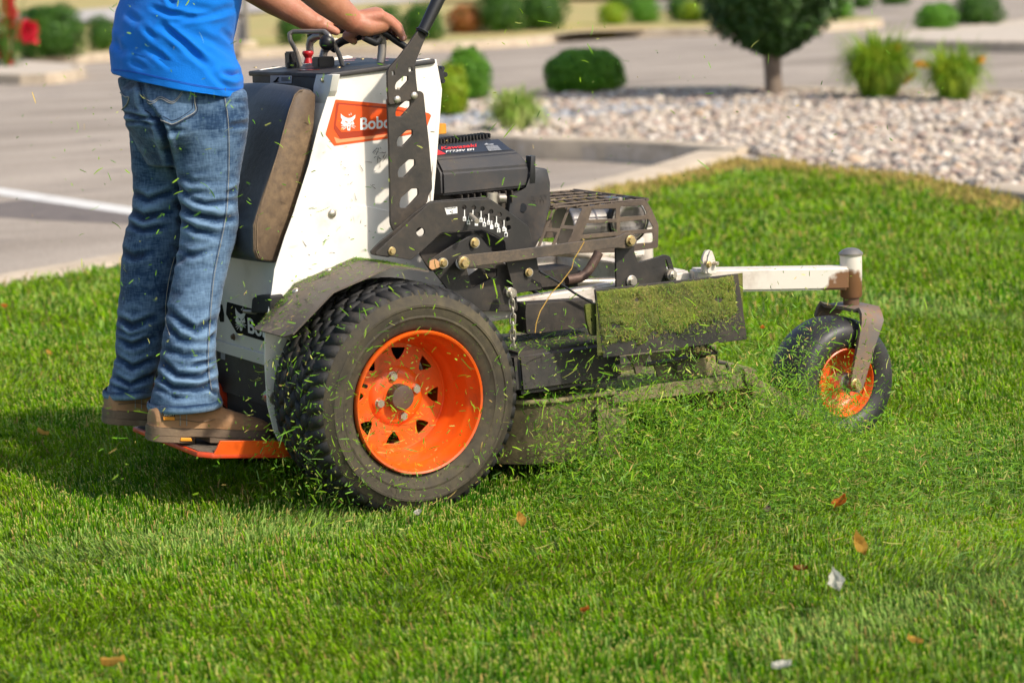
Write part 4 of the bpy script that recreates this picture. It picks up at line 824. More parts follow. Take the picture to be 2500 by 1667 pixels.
arms = [((-.29, .32, 1.43), .06, A1, .046), (A1, .048, A1.lerp(A2, .45), .047), (A1.lerp(A2, .45), .047, A2, .040), (A2, .040, A2.lerp(A3, .6), .033), (A2.lerp(A3, .6), .033, A3, .029),
        ((-.29, .70, 1.43), .06, B1, .046), (B1, .047, B1.lerp(B2, .45), .045), (B1.lerp(B2, .45), .045, B2, .039), (B2, .039, B3, .028)]
core = capsules(torso+legs+head+arms[:1]+arms[5:6], .012, 5)
def chain(pts, rs): return [(pts[i], rs[i], pts[i+1], rs[i+1]) for i in range(len(pts)-1)]
hand = list(arms)
# near (right) hand: palm on the bar, fingers laid over and down its front
kn = [(C(1188, 122, .322), .0125), (C(1172, 108, .343), .0135), (C(1155, 104, .365), .014), (C(1130, 108, .386), .0135)]
for p, r in kn: hand.append((A3, .021, p, r+.002))
hand += [(A3, .026, C(1080, 205, .335), .025), (C(1080, 205, .335), .025, C(1195, 190, .335), .021), (C(1195, 190, .335), .02, C(1200, 140, .33), .016), (C(1110, 160, .37), .02, C(1180, 170, .35), .018)]
F = [[(1188, 122), (1262, 172), (1322, 226), (1362, 292)], [(1172, 108), (1262, 150), (1325, 205), (1352, 268)], [(1155, 104), (1250, 150), (1300, 215), (1300, 270)], [(1130, 108), (1220, 170), (1250, 235), (1235, 285)]]
for f_, Y, rr in zip(F, (.322, .343, .366, .388), (.0115, .0115, .011, .011)): hand += chain([C(x, y, Y) for x, y in f_], [rr+.0015, rr, rr-.0008, rr-.002])
hand += chain([C(1020, 215, .37), C(960, 262, .40), C(930, 275, .41), C(985, 318, .405)], [.016, .0125, .0115, .0095])
# far (left) hand closed on the bar
for (x, y), Y in (((800, 140), .60), ((790, 132), .62), ((780, 130), .64), ((770, 130), .66)): hand.append((B3, .021, C(x, y, Y), .015))
hand += [(B3, .024, C(700, 175, .605), .024), (C(700, 175, .605), .023, C(775, 185, .60), .017)]
for k, Y in enumerate((.595, .615, .637, .658)): hand += chain([C(800-k*6, 140-k*2, Y), C(868-k*6, 168-k*3, Y), C(890-k*8, 205, Y), C(862-k*6, 235, Y)], [.0125, .0115, .011, .009])
hand += chain([C(720, 190, .60), C(790, 215, .585), C(850, 245, .58)], [.014, .012, .010])
hm = capsules(hand, .0028, 5)
bm = bmesh.new(); bm.from_mesh(core); bm.from_mesh(hm)
bme = bpy.data.meshes.new('body'); bm.to_mesh(bme); bm.free(); shade(bme, 180); link('body', bme, 'skin', per)
# nails, eyes, hair
for (x, y), Y in (((1366, 296), .311), ((1357, 275), .333)):
    p = C(x, y, Y); bm = bmesh.new(); bmesh.ops.create_uvsphere(bm, u_segments=12, v_segments=8, radius=.0052, matrix=Matrix.Translation(p) @ Matrix.Diagonal((.8, .6, 1.2, 1))); link('fingernail', from_bm(bm, 'fingernail', 90), 'nail', per) if 'nail' in M else bm.free()
for y in (.48, .54):
    bm = bmesh.new(); bmesh.ops.create_uvsphere(bm, u_segments=16, v_segments=10, radius=.012, matrix=Matrix.Translation((-.157, y, 1.648))); link('eye', from_bm(bm, 'eye', 90), 'print_white', per)
    bm = bmesh.new(); bmesh.ops.create_uvsphere(bm, u_segments=12, v_segments=8, radius=.0058, matrix=Matrix.Translation((-.1485, y, 1.648))); link('iris', from_bm(bm, 'iris', 90), 'blackrub', per)
hr = capsules([((-.262, .51, 1.70), .09, (-.255, .51, 1.72), .092), ((-.29, .51, 1.63), .07, (-.28, .51, 1.68), .085), ((-.22, .51, 1.745), .06, (-.25, .51, 1.74), .075)], .006, 3)
v = getv(hr); v += getn(hr)*(np.array([noise.noise(Vector(p)*60) for p in v])[:, None]*.004); setv(hr, v); link('hair', hr, 'hair', per)
lip_ = capsules([((-.146, .492, 1.588), .006, (-.143, .51, 1.589), .0075), ((-.143, .51, 1.589), .0075, (-.146, .528, 1.588), .006)], .002, 2); link('lips', lip_, 'nail', per)

# ---- jeans
def segd(P, a, b):
    ab = b-a; t = np.clip(((P-a)@ab)/(ab@ab+1e-9), 0, 1); return np.linalg.norm(P-(a+t[:, None]*ab), axis=1), t
r0 = np.array([R0.x, R0.y, R0.z])
def sz(P): return np.c_[P@r0, P[:, 2]]
fr2 = np.array([F_.x, F_.y, F_.z])
def proj_px(P):
    d = P-np.array(CAM); dep = d@fr2; return np.c_[1250+FPX*(d@np.array(R_))/dep, 833.5-FPX*(d@np.array(U_))/dep]*.9408
def carve(me, valleys, mask=None, push=1.):
    """cloth folds: each valley is a polyline in J pixels with width (px) and depth (m); ridges swell on both sides."""
    P = getv(me); N = getn(me); px = proj_px(P); vis = np.clip(-(N@fr2)*2.2+.25, 0, 1); D = np.zeros(len(P))
    for pts, wd, dp in valleys:
        d = np.full(len(P), 1e9); tt = np.zeros(len(P)); m = len(pts)-1
        for i in range(m):
            dd, t = segd(px, np.array(pts[i], float), np.array(pts[i+1], float)); u = dd < d; d[u] = dd[u]; tt[u] = (i+t[u])/m
        pr = np.exp(-(d/wd)**2)-.55*np.exp(-((d-wd*2.)/(wd*1.05))**2); D -= pr*dp*np.sin(np.clip(tt, .03, .97)*pi)**.5
    D *= vis
    if mask is not None: D *= mask(px)
    setv(me, P+N*(D*push)[:, None]); return D
near = [(208, 398, 570), (240, 392, 575), (270, 388, 577), (300, 388, 575), (330, 392, 570), (400, 402, 556), (450, 407, 551), (480, 409, 551), (505, 411, 553), (530, 411, 551), (560, 406, 545), (600, 399, 532), (650, 389, 521), (700, 380, 510), (740, 374, 504), (770, 369, 501), (810, 363, 500), (850, 358, 503), (885, 345, 508), (915, 338, 511), (931, 337, 513)]
farl = [(175, 262, 440), (215, 270, 460), (250, 283, 455), (290, 290, 450), (330, 292, 445), (400, 298, 445), (440, 301, 440), (470, 299, 434), (500, 291, 434), (530, 282, 432), (560, 276, 428), (600, 273, 425), (650, 270, 420), (700, 266, 408), (740, 262, 396), (780, 261, 384), (820, 261, 374), (860, 252, 362), (885, 243, 356), (905, 237, 354)]
def leg(rows, Yt, Yb, tl):
    rings = []; y0, y1 = rows[0][0], rows[-1][0]
    for y, a, b in rows:
        t = (y-y0)/(y1-y0); Y = Yt+(Yb-Yt)*t; l, r = onY('J', a, y, Y), onY('J', b, y+(-12 if t > .95 else 0)*0, Y); c = (l+r)/2; s_ = abs((r-l).dot(R0))/2
        rings.append((c, s_, s_*1.02, tl if t > .93 else .03*0+(-.02)))
    return rings[::-1]
bm = loft(leg(near, .415, .40, .0)); me1 = bpy.data.meshes.new('l'); bm.to_mesh(me1); bm.free()
bm = loft(leg(farl, .585, .635, .0)); me2 = bpy.data.meshes.new('l'); bm.to_mesh(me2); bm.free()
hip = loft([((-.335, .50, .82), .085, .11, 0), ((-.335, .50, .92), .135, .155, 0), ((-.335, .50, 1.0), .14, .165, 0), ((-.33, .50, 1.03), .11, .14, 0)])
meh = bpy.data.meshes.new('h'); hip.to_mesh(meh); hip.free()
seat = capsules([((-.375, .425, .93), .082, (-.375, .43, .97), .08), ((-.37, .575, .93), .078, (-.37, .57, .97), .076)], .01, 2)
bm = bmesh.new()
for m_ in (me1, me2, meh, seat): bm.from_mesh(m_)
jm = bpy.data.meshes.new('jeans'); bm.to_mesh(jm); bm.free(); jm = voxel(jm, .0045, 8)
def dz(x, y): a = (200+x/2.6125)*.9408; b = (560+y/2.6125)*.9408; return a, b
def dA(x, y): return (200+x/2.8)*.9408, y/2.8*.9408
VJ = [([(402, 425), (430, 445), (470, 440)], 6, .006), ([(408, 470), (440, 490), (500, 505), (545, 500)], 8, .010), ([(412, 505), (450, 530), (500, 540)], 7, .008), ([(425, 452), (470, 470), (545, 462)], 6, .006), ([(520, 445), (552, 430)], 5, .005),
      ([(395, 565), (440, 585), (500, 570)], 6, .004), ([dz(565, 230), dz(650, 180), dz(760, 160)], 7, .004), ([dz(550, 520), dz(640, 590), dz(730, 650), dz(850, 570)], 8, .008), ([dz(800, 720), dz(880, 640)], 6, .007), ([dz(540, 600), dz(620, 700), dz(760, 720)], 7, .005),
      ([dz(490, 820), dz(600, 930), dz(760, 940), dz(860, 880)], 7, .009), ([dz(470, 920), dz(580, 1010), dz(740, 1020), dz(860, 960)], 7, .010), ([dz(470, 1000), dz(600, 1070), dz(780, 1060)], 6, .006), ([dz(800, 1010), dz(870, 1050)], 5, .008), ([dz(520, 760), dz(640, 800), dz(840, 790)], 7, .005), ([dz(700, 870), dz(790, 850), dz(880, 820)], 5, .006),
      ([(302, 440), (340, 460), (400, 440)], 7, .008), ([(296, 480), (330, 500), (395, 485)], 7, .009), ([(283, 510), (330, 530), (390, 520)], 6, .006), ([dz(235, 130), dz(330, 180), dz(440, 140)], 7, .005), ([dz(225, 560), dz(320, 620), dz(460, 560)], 7, .008), ([dz(215, 690), dz(320, 740), dz(450, 690)], 7, .008), ([dz(200, 800), dz(320, 880), dz(450, 830)], 6, .009), ([dz(190, 930), dz(310, 990), dz(460, 930)], 6, .009), ([dz(230, 640), dz(300, 680), dz(400, 660)], 5, .005), ([dz(180, 990), dz(280, 1030), dz(400, 1010)], 5, .005),
      ([dA(415, 540), dA(430, 700), dA(530, 830), dA(570, 960), dA(620, 1150)], 7, .014), ([dA(270, 770), dA(380, 800), dA(540, 812)], 4, .010), ([dA(280, 835), dA(400, 830), dA(520, 860)], 4, .005), ([dA(560, 905), dA(700, 890)], 6, .004), ([dA(1000, 860), dA(1150, 840)], 6, .006), ([dA(990, 700), dA(1140, 690)], 5, .003),
      ([dA(640, 1180), dA(760, 1250), dA(1000, 1240)], 7, .003)]
jd = carve(jm, VJ)
P = getv(jm); N = getn(jm)
n1 = np.array([noise.noise(Vector((p[0]*14, p[1]*14, p[2]*34)))*.6+noise.noise(Vector((p[0]*40+5, p[1]*40, p[2]*80)))*.35 for p in P])
setv(jm, P+N*(n1*.0032)[:, None]); jd2 = jd/.006+n1*.9
wear = np.exp(-((proj_px(P)[:, 0]-470)/70)**2)*.25*(proj_px(P)[:, 1] > 300)
a = jm.attributes.new('Fade', 'FLOAT', 'POINT'); a.data.foreach_set('value', np.clip(.26+.42*jd2+wear, 0, 1).astype(np.float32))  # besides wear, fold valleys are darkened and ridges lightened in the colour
shade(jm, 180); jo = link('jeans', jm, 'denim', per)
def bvh_of(me): return BVHTree.FromPolygons([v.co[:] for v in me.vertices], [p.vertices[:] for p in me.polygons])
JB = bvh_of(jm)
def drop(bvh, c, x, y, off=.0015):
    d = ray(c, x, y).normalized(); h = bvh.ray_cast(CAM, d)
    if h[0] is None: return None
    n = h[1] if h[1].dot(d) < 0 else -h[1]; return h[0]+n*off
def stitch(name, bvh, c, pts, r, m, parent, off=.001, n=10, dash=0):
    Q = [drop(bvh, c, p[0], p[1], off) for p in catmull([(x, y, 0) for x, y in pts], n)]; Q = [q for q in Q if q is not None]
    if len(Q) > 2: return tube(name, Q, r, m, parent, spline=False)
def patch(name, bvh, c, poly, m, parent, off=.002, step=12, fade=None):
    from mathutils.geometry import delaunay_2d_cdt
    pts = []; n = len(poly)
    for i in range(n):
        a, b = Vector(poly[i]), Vector(poly[(i+1) % n]); k = max(1, int((b-a).length/step)); pts += [a.lerp(b, t/k) for t in range(k)]
    nb = len(pts); from mathutils.geometry import intersect_point_tri_2d
    def inside(x, y):
        w_ = False
        for i in range(n):
            x1, y1 = poly[i]; x2, y2 = poly[(i+1) % n]
            if (y1 > y) != (y2 > y) and x < (x2-x1)*(y-y1)/(y2-y1)+x1: w_ = not w_
        return w_
    xs = [p[0] for p in poly]; ys = [p[1] for p in poly]
    for gx in np.arange(min(xs), max(xs), step):
        for gy in np.arange(min(ys), max(ys), step):
            if inside(gx, gy): pts.append(Vector((gx, gy)))
    vs, _, fs, *_r = delaunay_2d_cdt(pts, [(i, (i+1) % nb) for i in range(nb)], [], 1, 1e-4)
    bm = bmesh.new(); V = []
    for v_ in vs: q = drop(bvh, c, v_[0], v_[1], off); V.append(bm.verts.new(q) if q is not None else None)
    for f in fs:
        if all(V[i] is not None for i in f):
            try: bm.faces.new([V[i] for i in f])
            except ValueError: pass
    bmesh.ops.recalc_face_normals(bm, faces=bm.faces); me = bpy.data.meshes.new(name); bm.to_mesh(me); bm.free(); shade(me, 180)
    a = me.attributes.new('Fade', 'FLOAT', 'POINT'); a.data.foreach_set('value', np.full(len(me.vertices), fade or .45, np.float32)); return link(name, me, m, parent)
pk = [(1062, 628), (1090, 720), (1108, 850), (1200, 905), (1318, 960), (1415, 915), (1505, 855), (1500, 780), (1496, 690), (1300, 650), (1150, 625)]
po = patch('back_pocket', JB, 'K', pk, 'denim', jo, .0028)
stitch('pocket_edge', JB, 'K', [(1108, 850), (1200, 905), (1318, 960), (1415, 915), (1505, 855), (1500, 780), (1496, 690)], .0011, 'thread_dark', po, .003)
stitch('pocket_stitching', JB, 'K', [(1235, 915), (1318, 952), (1410, 905), (1492, 850), (1490, 780), (1486, 700)], .0009, 'thread', po, .004)
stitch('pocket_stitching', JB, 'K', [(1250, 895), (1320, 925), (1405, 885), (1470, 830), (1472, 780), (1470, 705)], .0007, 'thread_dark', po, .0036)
for dy in (0, 14): stitch('pocket_stitching', JB, 'K', [(1095, 722+dy), (1165, 785+dy), (1235, 745+dy), (1325, 780+dy), (1400, 700+dy)], .0007, 'thread', po, .004, 8)
stitch('pocket_edge', JB, 'K', [(868, 590), (905, 680), (960, 740), (990, 745), (975, 800), (930, 850)], .0016, 'thread', jo, .002)
seam = [(516, 224), (522, 260), (525, 300), (526, 350), (525, 400), (523, 450), (520, 490), (510, 545), (500, 590), (491, 640), (485, 700), (481, 760), (478, 820), (480, 860), (486, 895)]
stitch('outseam', JB, 'J', seam, .0007, 'thread', jo, .0008)
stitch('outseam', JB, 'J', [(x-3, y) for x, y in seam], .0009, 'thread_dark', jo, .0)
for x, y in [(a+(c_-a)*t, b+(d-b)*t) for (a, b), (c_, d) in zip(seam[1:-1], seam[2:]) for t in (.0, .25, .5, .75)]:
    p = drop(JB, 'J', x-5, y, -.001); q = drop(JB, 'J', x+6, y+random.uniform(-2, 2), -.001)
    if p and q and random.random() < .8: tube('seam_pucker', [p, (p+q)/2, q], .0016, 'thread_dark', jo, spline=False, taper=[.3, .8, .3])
stitch('inseam', JB, 'J', [(400, 590), (388, 640), (380, 700), (382, 740), (390, 770)], .0009, 'thread', jo, .001)
# cuffs
def cuff(rows, Y, tl, nm):
    y, a, b = rows[-1]; l, r = onY('J', a, y, Y), onY('J', b, y, Y); c = (l+r)/2; s_ = abs((r-l).dot(R0))/2
    prof = [(.0, 0), (.004, .002), (.006, .010), (.0045, .019), (.001, .021)]; V = []; Fc = []; n = 72
    for i in range(n):
        a_ = 2*pi*i/n; wob = .003*math.sin(a_*3+1)+.002*math.sin(a_*7)
        for e, z in prof: V.append((c.x+(s_+e+wob)*math.cos(a_), c.y+(s_+e+wob)*math.sin(a_), c.z-.006+z+.3*wob))
    K = len(prof)
    for i in range(n):
        j = (i+1) % n
        for t in range(K-1): Fc.append((i*K+t, j*K+t, j*K+t+1, i*K+t+1))
    me = mesh_np(nm, V, Fc, True); at = me.attributes.new('Fade', 'FLOAT', 'POINT'); at.data.foreach_set('value', np.array([.75 if (i % K) in (1, 2) else .1 for i in range(len(V))], np.float32)); link('cuff', me, 'denim', jo)
cuff(near, .40, 0, 'cuff'); cuff(farl, .635, 0, 'cuff')

# ---- boots
def boot(hx, Y, hz, toe_dx, slope):
    """hx, hz: back bottom of the heel; slope: rise of the sole towards the heel."""
    b = empty('boot', (hx+.15, Y, hz), per)
    def W(x, y, z): return Vector((hx+x, Y+y, hz+z-slope*x))
    L = toe_dx
    # sole outline
    sol = [(0, .0), (.004, .022), (.02, .034), (.06, .037), (.12, .034), (.17, .040), (.22, .047), (.26, .044), (.29, .034), (.305, .016), (.31, 0)]
    sol = sol+[(x, -y) for x, y in sol[-2:0:-1]]
    def slab(z0, z1, k, nm, m, x0=-1, x1=9, zz=None):
        pts = [(min(max(x, x0), x1), y) for x, y in sol]; pts = [(.15+(x-.15)*k, y*k) for x, y in pts]; bm = bmesh.new(); A = [bm.verts.new(W(x, y, z1)) for x, y in pts]; B = [bm.verts.new(W(x, y, z0)) for x, y in pts]; n = len(pts)
        bm.faces.new(A[::-1]); bm.faces.new(B)
        for i in range(n): j = (i+1) % n; bm.faces.new((A[i], A[j], B[j], B[i]))
        bmesh.ops.remove_doubles(bm, verts=bm.verts, dist=1e-5); bmesh.ops.bevel(bm, geom=list(bm.edges), offset=.0025, segments=2, affect='EDGES', clamp_overlap=True); link(nm, from_bm(bm, nm, 50), m, b)
    slab(.014, .036, 1.04, 'midsole', 'sole'); slab(.034, .040, 1.02, 'welt', 'leather'); slab(0, .016, 1.05, 'heel', 'sole', x1=.098); slab(.001, .016, 1.05, 'outsole', 'sole', x0=.135)
    ht = [(.006, .026, .070), (.016, .033, .085), (.05, .036, .11), (.09, .036, .118), (.13, .036, .112), (.16, .038, .094), (.20, .042, .080), (.24, .042, .070), (.27, .037, .062), (.295, .024, .052), (.303, .01, .044)]
    bm = bmesh.new(); R = []
    for x, hw_, h in ht:
        row = []
        for k in range(25):
            a = pi*k/24; cy = math.cos(a); sy = math.sin(a); e = .75
            row.append(bm.verts.new(W(x, hw_*math.copysign(abs(cy)**e, cy)*(1-.28*sy**3*(h > .1)), .036+(h-.036)*sy**.7)))
        R.append(row)
    for a, c_ in zip(R, R[1:]):
        for i in range(24): bm.faces.new((a[i], a[i+1], c_[i+1], c_[i]))
    bm.faces.new(R[0]); bm.faces.new(R[-1])
    bmesh.ops.subdivide_edges(bm, edges=list(bm.edges), cuts=2, use_grid_fill=True, smooth=.6)
    bm.normal_update()
    for v_ in bm.verts:
        f_ = noise.noise(v_.co*30)*.003+noise.noise(Vector((v_.co.x*120, v_.co.y*30, v_.co.z*120)))*.0012; v_.co += v_.normal*f_
    link('upper', from_bm(bm, 'upper', 80), 'leather', b)
    for x in (.062, .078): tube('seam', [W(x, -.0375, .042), W(x+.002, -.0365, .07), W(x+.004, -.033, .09)], .0011, 'thread', b)
    tube('seam', [W(.02, -.034, .052), W(.06, -.0405, .058), (W(.11, -.0395, .052)), W(.15, -.0415, .06)], .001, 'sole', b)
    return W, b
W1_, bt = boot(-.509, .395, .190, .31, .155)
plate3('heel_tab', [W1_(x, -.0385, z) for x, z in ((.018, .054), (.050, .054), (.050, .074), (.018, .074))], NY, .002, 'tab_dark', bt, r=.002)
plate3('heel_tab', [W1_(x, -.0398, z) for x, z in ((.020, .055), (.048, .055), (.048, .063), (.020, .063))], NY, .001, 'tab_orange', bt, r=.001)
text('lettering', 'ARIAT', W1_(.021, -.0412, .065), W1_(.047, -.0412, .065), (0, 0, 1), .006, 'print_white', bt)
plate3('heel_insert', [W1_(x, -.0425, z) for x, z in ((.058, .006), (.088, .006), (.086, .014), (.060, .014))], NY, .004, 'tab_orange', bt, r=.002)
boot(-.523, .635, .196, .31, .155)

# ---- shirt
rows = [((234, 168), (568, 215)), ((234, 150), (569, 198)), ((235, 125), (569, 175)), ((239, 100), (563, 150)), ((241, 78), (552, 118)), ((245, 55), (549, 92)), ((250, 30), (555, 62)), ((256, 8), (562, 35)), ((262, -15), (567, 8)), ((264, -60), (570, -40)), ((258, -120), (580, -105)), ((248, -180), (590, -170)), ((245, -240), (600, -235)), ((262, -290), (590, -287)), ((310, -330), (545, -328)), ((370, -352), (480, -352))]
RG = []
for (xa, ya), (xb, yb) in rows:
    l, r = onY('J', xa, ya, .52), onY('J', xb, yb, .50); c = (l+r)/2; s_ = abs((r-l).dot(R0))/2; tl = (r-l).z/((r-l).dot(R0)); RG.append((Vector((c.x, c.y, c.z)), s_*.90, s_*1.22, tl))
cc = catmull([(*c, a, b, t) for c, a, b, t in RG], 9)
bm = bmesh.new(); n = 220; R = []
for q in cc:
    row = []
    for k in range(n):
        a = 2*pi*k/n; o_ = Vector((q[3]*math.cos(a), q[4]*math.sin(a), 0)); o_.z = q[5]*(o_.dot(R0)); row.append(bm.verts.new(Vector(q[:3])+o_))
    R.append(row)
for a, b in zip(R, R[1:]):
    for i in range(n): j = (i+1) % n; bm.faces.new((a[i], a[j], b[j], b[i]))
bm.faces.new(R[-1])
inn = [bm.verts.new(v_.co*1) for v_ in R[0]]; cx0 = Vector(cc[0][:3])
for v_ in inn: v_.co = cx0+(v_.co-cx0)*.985; v_.co.z += .002
in2 = [bm.verts.new(cx0+(v_.co-cx0)*.97+Vector((0, 0, .06))) for v_ in inn]
for i in range(n): j = (i+1) % n; bm.faces.new((inn[i], inn[j], R[0][j], R[0][i])); bm.faces.new((in2[i], in2[j], inn[j], inn[i]))
sm_ = bpy.data.meshes.new('shirt'); bmesh.ops.recalc_face_normals(bm, faces=bm.faces); bm.to_mesh(sm_); bm.free(); shade(sm_, 180)
def kk(x, y): return x/3.1357*.9408, y/3.1357*.9408
VS = [([kk(1240, 200), kk(1400, 330), kk(1560, 470)], 7, .011), ([kk(1380, 370), kk(1500, 440), kk(1620, 520)], 8, .006), ([kk(1170, 60), kk(1300, 110), kk(1470, 130)], 6, .007), ([kk(1280, -40), kk(1330, 30)], 6, .009), ([kk(1340, 170), kk(1480, 140), kk(1700, 110)], 6, .005), ([kk(1130, 370), kk(1220, 430), kk(1300, 500)], 7, .006), ([kk(1110, 220), kk(1190, 300)], 6, .005), ([kk(1700, 560), kk(1790, 580), kk(1880, 560)], 7, .009), ([kk(1600, 540), kk(1700, 640), kk(1760, 690)], 7, .005),
      ([kk(870, 300), kk(930, 400)], 8, .005), ([kk(1450, 60), kk(1650, 90), kk(1820, 60)], 8, .004), ([kk(960, 100), kk(1080, 180)], 8, .003), ([kk(1720, 250), kk(1800, 330), kk(1860, 360)], 6, .006), ([kk(1500, 260), kk(1650, 330), kk(1760, 420)], 8, .004), ([kk(1000, 470), kk(1120, 530)], 7, .003)]
carve(sm_, VS)
P = getv(sm_); N = getn(sm_)
f1 = np.array([noise.noise(Vector((p[0]*7, p[1]*7, p[2]*9)))*.0035+noise.noise(Vector((p[0]*18+p[2]*12, p[1]*18, p[2]*14)))*.003+noise.noise(Vector(p)*45)*.0008 for p in P])
setv(sm_, P+N*f1[:, None]); so = link('t_shirt', sm_, 'shirt', per)
SBV = bvh_of(sm_)
hem = [(236, 161), (300, 166), (370, 181), (450, 198), (520, 207), (564, 207)]
stitch('hem', SBV, 'J', hem, .0009, 'shirt_seam', so, .0)
stitch('hem', SBV, 'J', [(x, y-2.5) for x, y in hem], .0007, 'shirt_seam', so, .0)
slv = capsules([((-.29, .33, 1.44), .085, (-.215, .29, 1.37), .072), ((-.29, .69, 1.44), .085, (-.25, .72, 1.36), .072), ((-.28, .51, 1.48), .075, (-.28, .51, 1.50), .068)], .008, 4); link('sleeve', slv, 'shirt', so)

# ================================================================== THE PLACE
AZ = -.14
def G(x, y, z=0., c='J'): p = onZ(c, x, y, z); return (p.x, p.y)
def inpoly(X, Y, poly):
    r = np.zeros(len(X), bool); n = len(poly)
    for i in range(n):
        x1, y1 = poly[i]; x2, y2 = poly[(i+1) % n]
        if y1 == y2: continue
        c_ = ((y1 > Y) != (y2 > Y)) & (X < (x2-x1)*(Y-y1)/(y2-y1)+x1); r ^= c_
    return r
def slab(name, poly, z1, m, z0=-.2, **k):
    bm = bmesh.new(); A = [bm.verts.new((x, y, z1)) for x, y in poly]; B = [bm.verts.new((x, y, z0)) for x, y in poly]; n = len(poly)
    bm.faces.new(A); bm.faces.new(B[::-1])
    for i in range(n): j = (i+1) % n; bm.faces.new((A[i], A[j], B[j], B[i]))
    bmesh.ops.triangulate(bm, faces=bm.faces[:2]); return link(name, from_bm(bm, name, None), m, None, kind='structure', **k)
def kerb(name, pts, w_, z1, side=1, joint=3.0, z0=-.2, parent=None):
    """concrete kerb along a polyline, rounded top edge, cut by narrow joints into separate lengths."""
    P = [np.array(p) for p in catmull([(x, y, 0) for x, y in pts], 8)]; Ls = [0]
    for a, b in zip(P, P[1:]): Ls.append(Ls[-1]+float(np.linalg.norm(b-a)))
    tot = Ls[-1]; ns = max(1, int(tot/joint)); first = None
    def at(s):
        i = int(np.clip(np.searchsorted(Ls, s)-1, 0, len(P)-2)); t = (s-Ls[i])/(Ls[i+1]-Ls[i]+1e-9); p = P[i]+(P[i+1]-P[i])*t; d = P[i+1]-P[i]; d /= np.linalg.norm(d)+1e-9; return p, d
    holder = empty(name, (float(P[0][0]), float(P[0][1]), 0), kind='structure')
    prof = [(0, z0), (0, z1-.03), (.008, z1-.010), (.03, z1), (w_-.02, z1), (w_, z1-.012), (w_, z0)]
    for k in range(ns):
        s0, s1 = tot*k/ns+.006, tot*(k+1)/ns-.006; m = max(2, int((s1-s0)/.25)); bm = bmesh.new(); R = []
        for i in range(m+1):
            p, d = at(s0+(s1-s0)*i/m); nn_ = np.array([-d[1], d[0], 0])*side; R.append([bm.verts.new((p[0]+nn_[0]*u, p[1]+nn_[1]*u, z)) for u, z in prof])
        for a, b in zip(R, R[1:]):
            for i in range(len(prof)-1): bm.faces.new((a[i], a[i+1], b[i+1], b[i]))
        bm.faces.new(R[0]); bm.faces.new(R[-1]); link('kerb_length', from_bm(bm, 'kerb_length', 30), 'concrete', holder)
# asphalt reaches the horizon
me = mesh_np('parking_lot', [(-900, -900, AZ), (900, -900, AZ), (900, 900, AZ), (-900, 900, AZ)], [(0, 1, 2, 3)]); link('parking_lot', me, 'asphalt', None, kind='structure')
# ---- lawn
far_edge = [(-9, -.9), (-3.2, 2.4)]+[G(0, 668), G(270, 617), G(700, 538), G(1290, 470), G(1500, 430), G(1640, 396), G(1700, 376)]
right_edge = [G(1780, 378), G(1860, 392), G(2000, 404), G(2120, 416), G(2230, 444), G(2352, 478), (5.2, 2.4), (4.8, -.5), (4.2, -6)]
lawn = [(-9, -6)]+far_edge+right_edge
lawn_o = slab('lawn_ground', lawn, .012, 'soil')
kerb('lawn_kerb', far_edge[:5]+[G(1290, 460), G(1500, 414), G(1620, 378), G(1690, 354)], .26, .025, 1)
# painted bay line on the asphalt
l0, l1, l2, l3 = [G(x, y, AZ+.004) for x, y in ((-300, 388), (330, 480), (330, 497), (-300, 404))]
def ext(a, b, t): return (a[0]+(b[0]-a[0])*t, a[1]+(b[1]-a[1])*t)
link('painted_bay_line', mesh_np('painted_bay_line', [(*p, AZ+.004) for p in (ext(l1, l0, 1.2), ext(l0, l1, 2.2), ext(l3, l2, 2.2), ext(l2, l3, 1.2))], [(0, 1, 2, 3)]), 'stripe', None, kind='structure')
# dark patch beside it
pp = [G(x, y, AZ+.003) for x, y in ((-60, 470), (60, 458), (200, 470), (330, 487), (420, 500), (330, 515), (100, 505), (-60, 495))]
link('oil_stain', mesh_np('oil_stain', [(x, y, AZ+.002) for x, y in pp], [tuple(range(8))]), mat('dark_stain', (.11, .09, .08), .9, col2=(.17, .14, .12), cscale=6), None, kind='structure')

# ---- grass blades: numpy-built, leaning and coloured by slow noise fields
def vnoise(X, Y, s, seed):
    """smooth value noise, -1..1, s cells per metre."""
    T = np.random.default_rng(int(seed*10)).uniform(-1, 1, (512, 512)); u = X*s+1000.3; v = Y*s+1000.7; i = np.floor(u).astype(int); j = np.floor(v).astype(int); a = u-i; b = v-j; a = a*a*(3-2*a); b = b*b*(3-2*b)
    i0, i1, j0, j1 = i % 512, (i+1) % 512, j % 512, (j+1) % 512
    return T[j0, i0]*(1-a)*(1-b)+T[j0, i1]*a*(1-b)+T[j1, i0]*(1-a)*b+T[j1, i1]*a*b
def gfield(s, seed): return lambda X, Y: .65*vnoise(X, Y, s, seed)+.35*vnoise(X+Y*.3, Y-X*.3, s*2.3, seed+1)
fA, fB, fC, fD, fE = gfield(.8, 3.), gfield(2.0, 11.), gfield(5.5, 23.), gfield(14., 31.), gfield(38., 47.)
STREAK = [(G(-80, 1330), G(330, 1275)), (G(330, 1275), G(760, 1225)), (G(1900, 1480), G(2400, 1330)), (G(1500, 640), G(2400, 760))]
def line_d(X, Y):
    P = np.c_[X, Y]; r = np.full(len(P), 9.)
    for a, b in STREAK:
        a = np.array(a); b = np.array(b); ab = b-a; t = np.clip(((P-a)@ab)/(ab@ab), 0, 1); r = np.minimum(r, np.linalg.norm(P-(a+t[:, None]*ab), axis=1)+.05*vnoise(X, Y, 3, 9.))
    return r
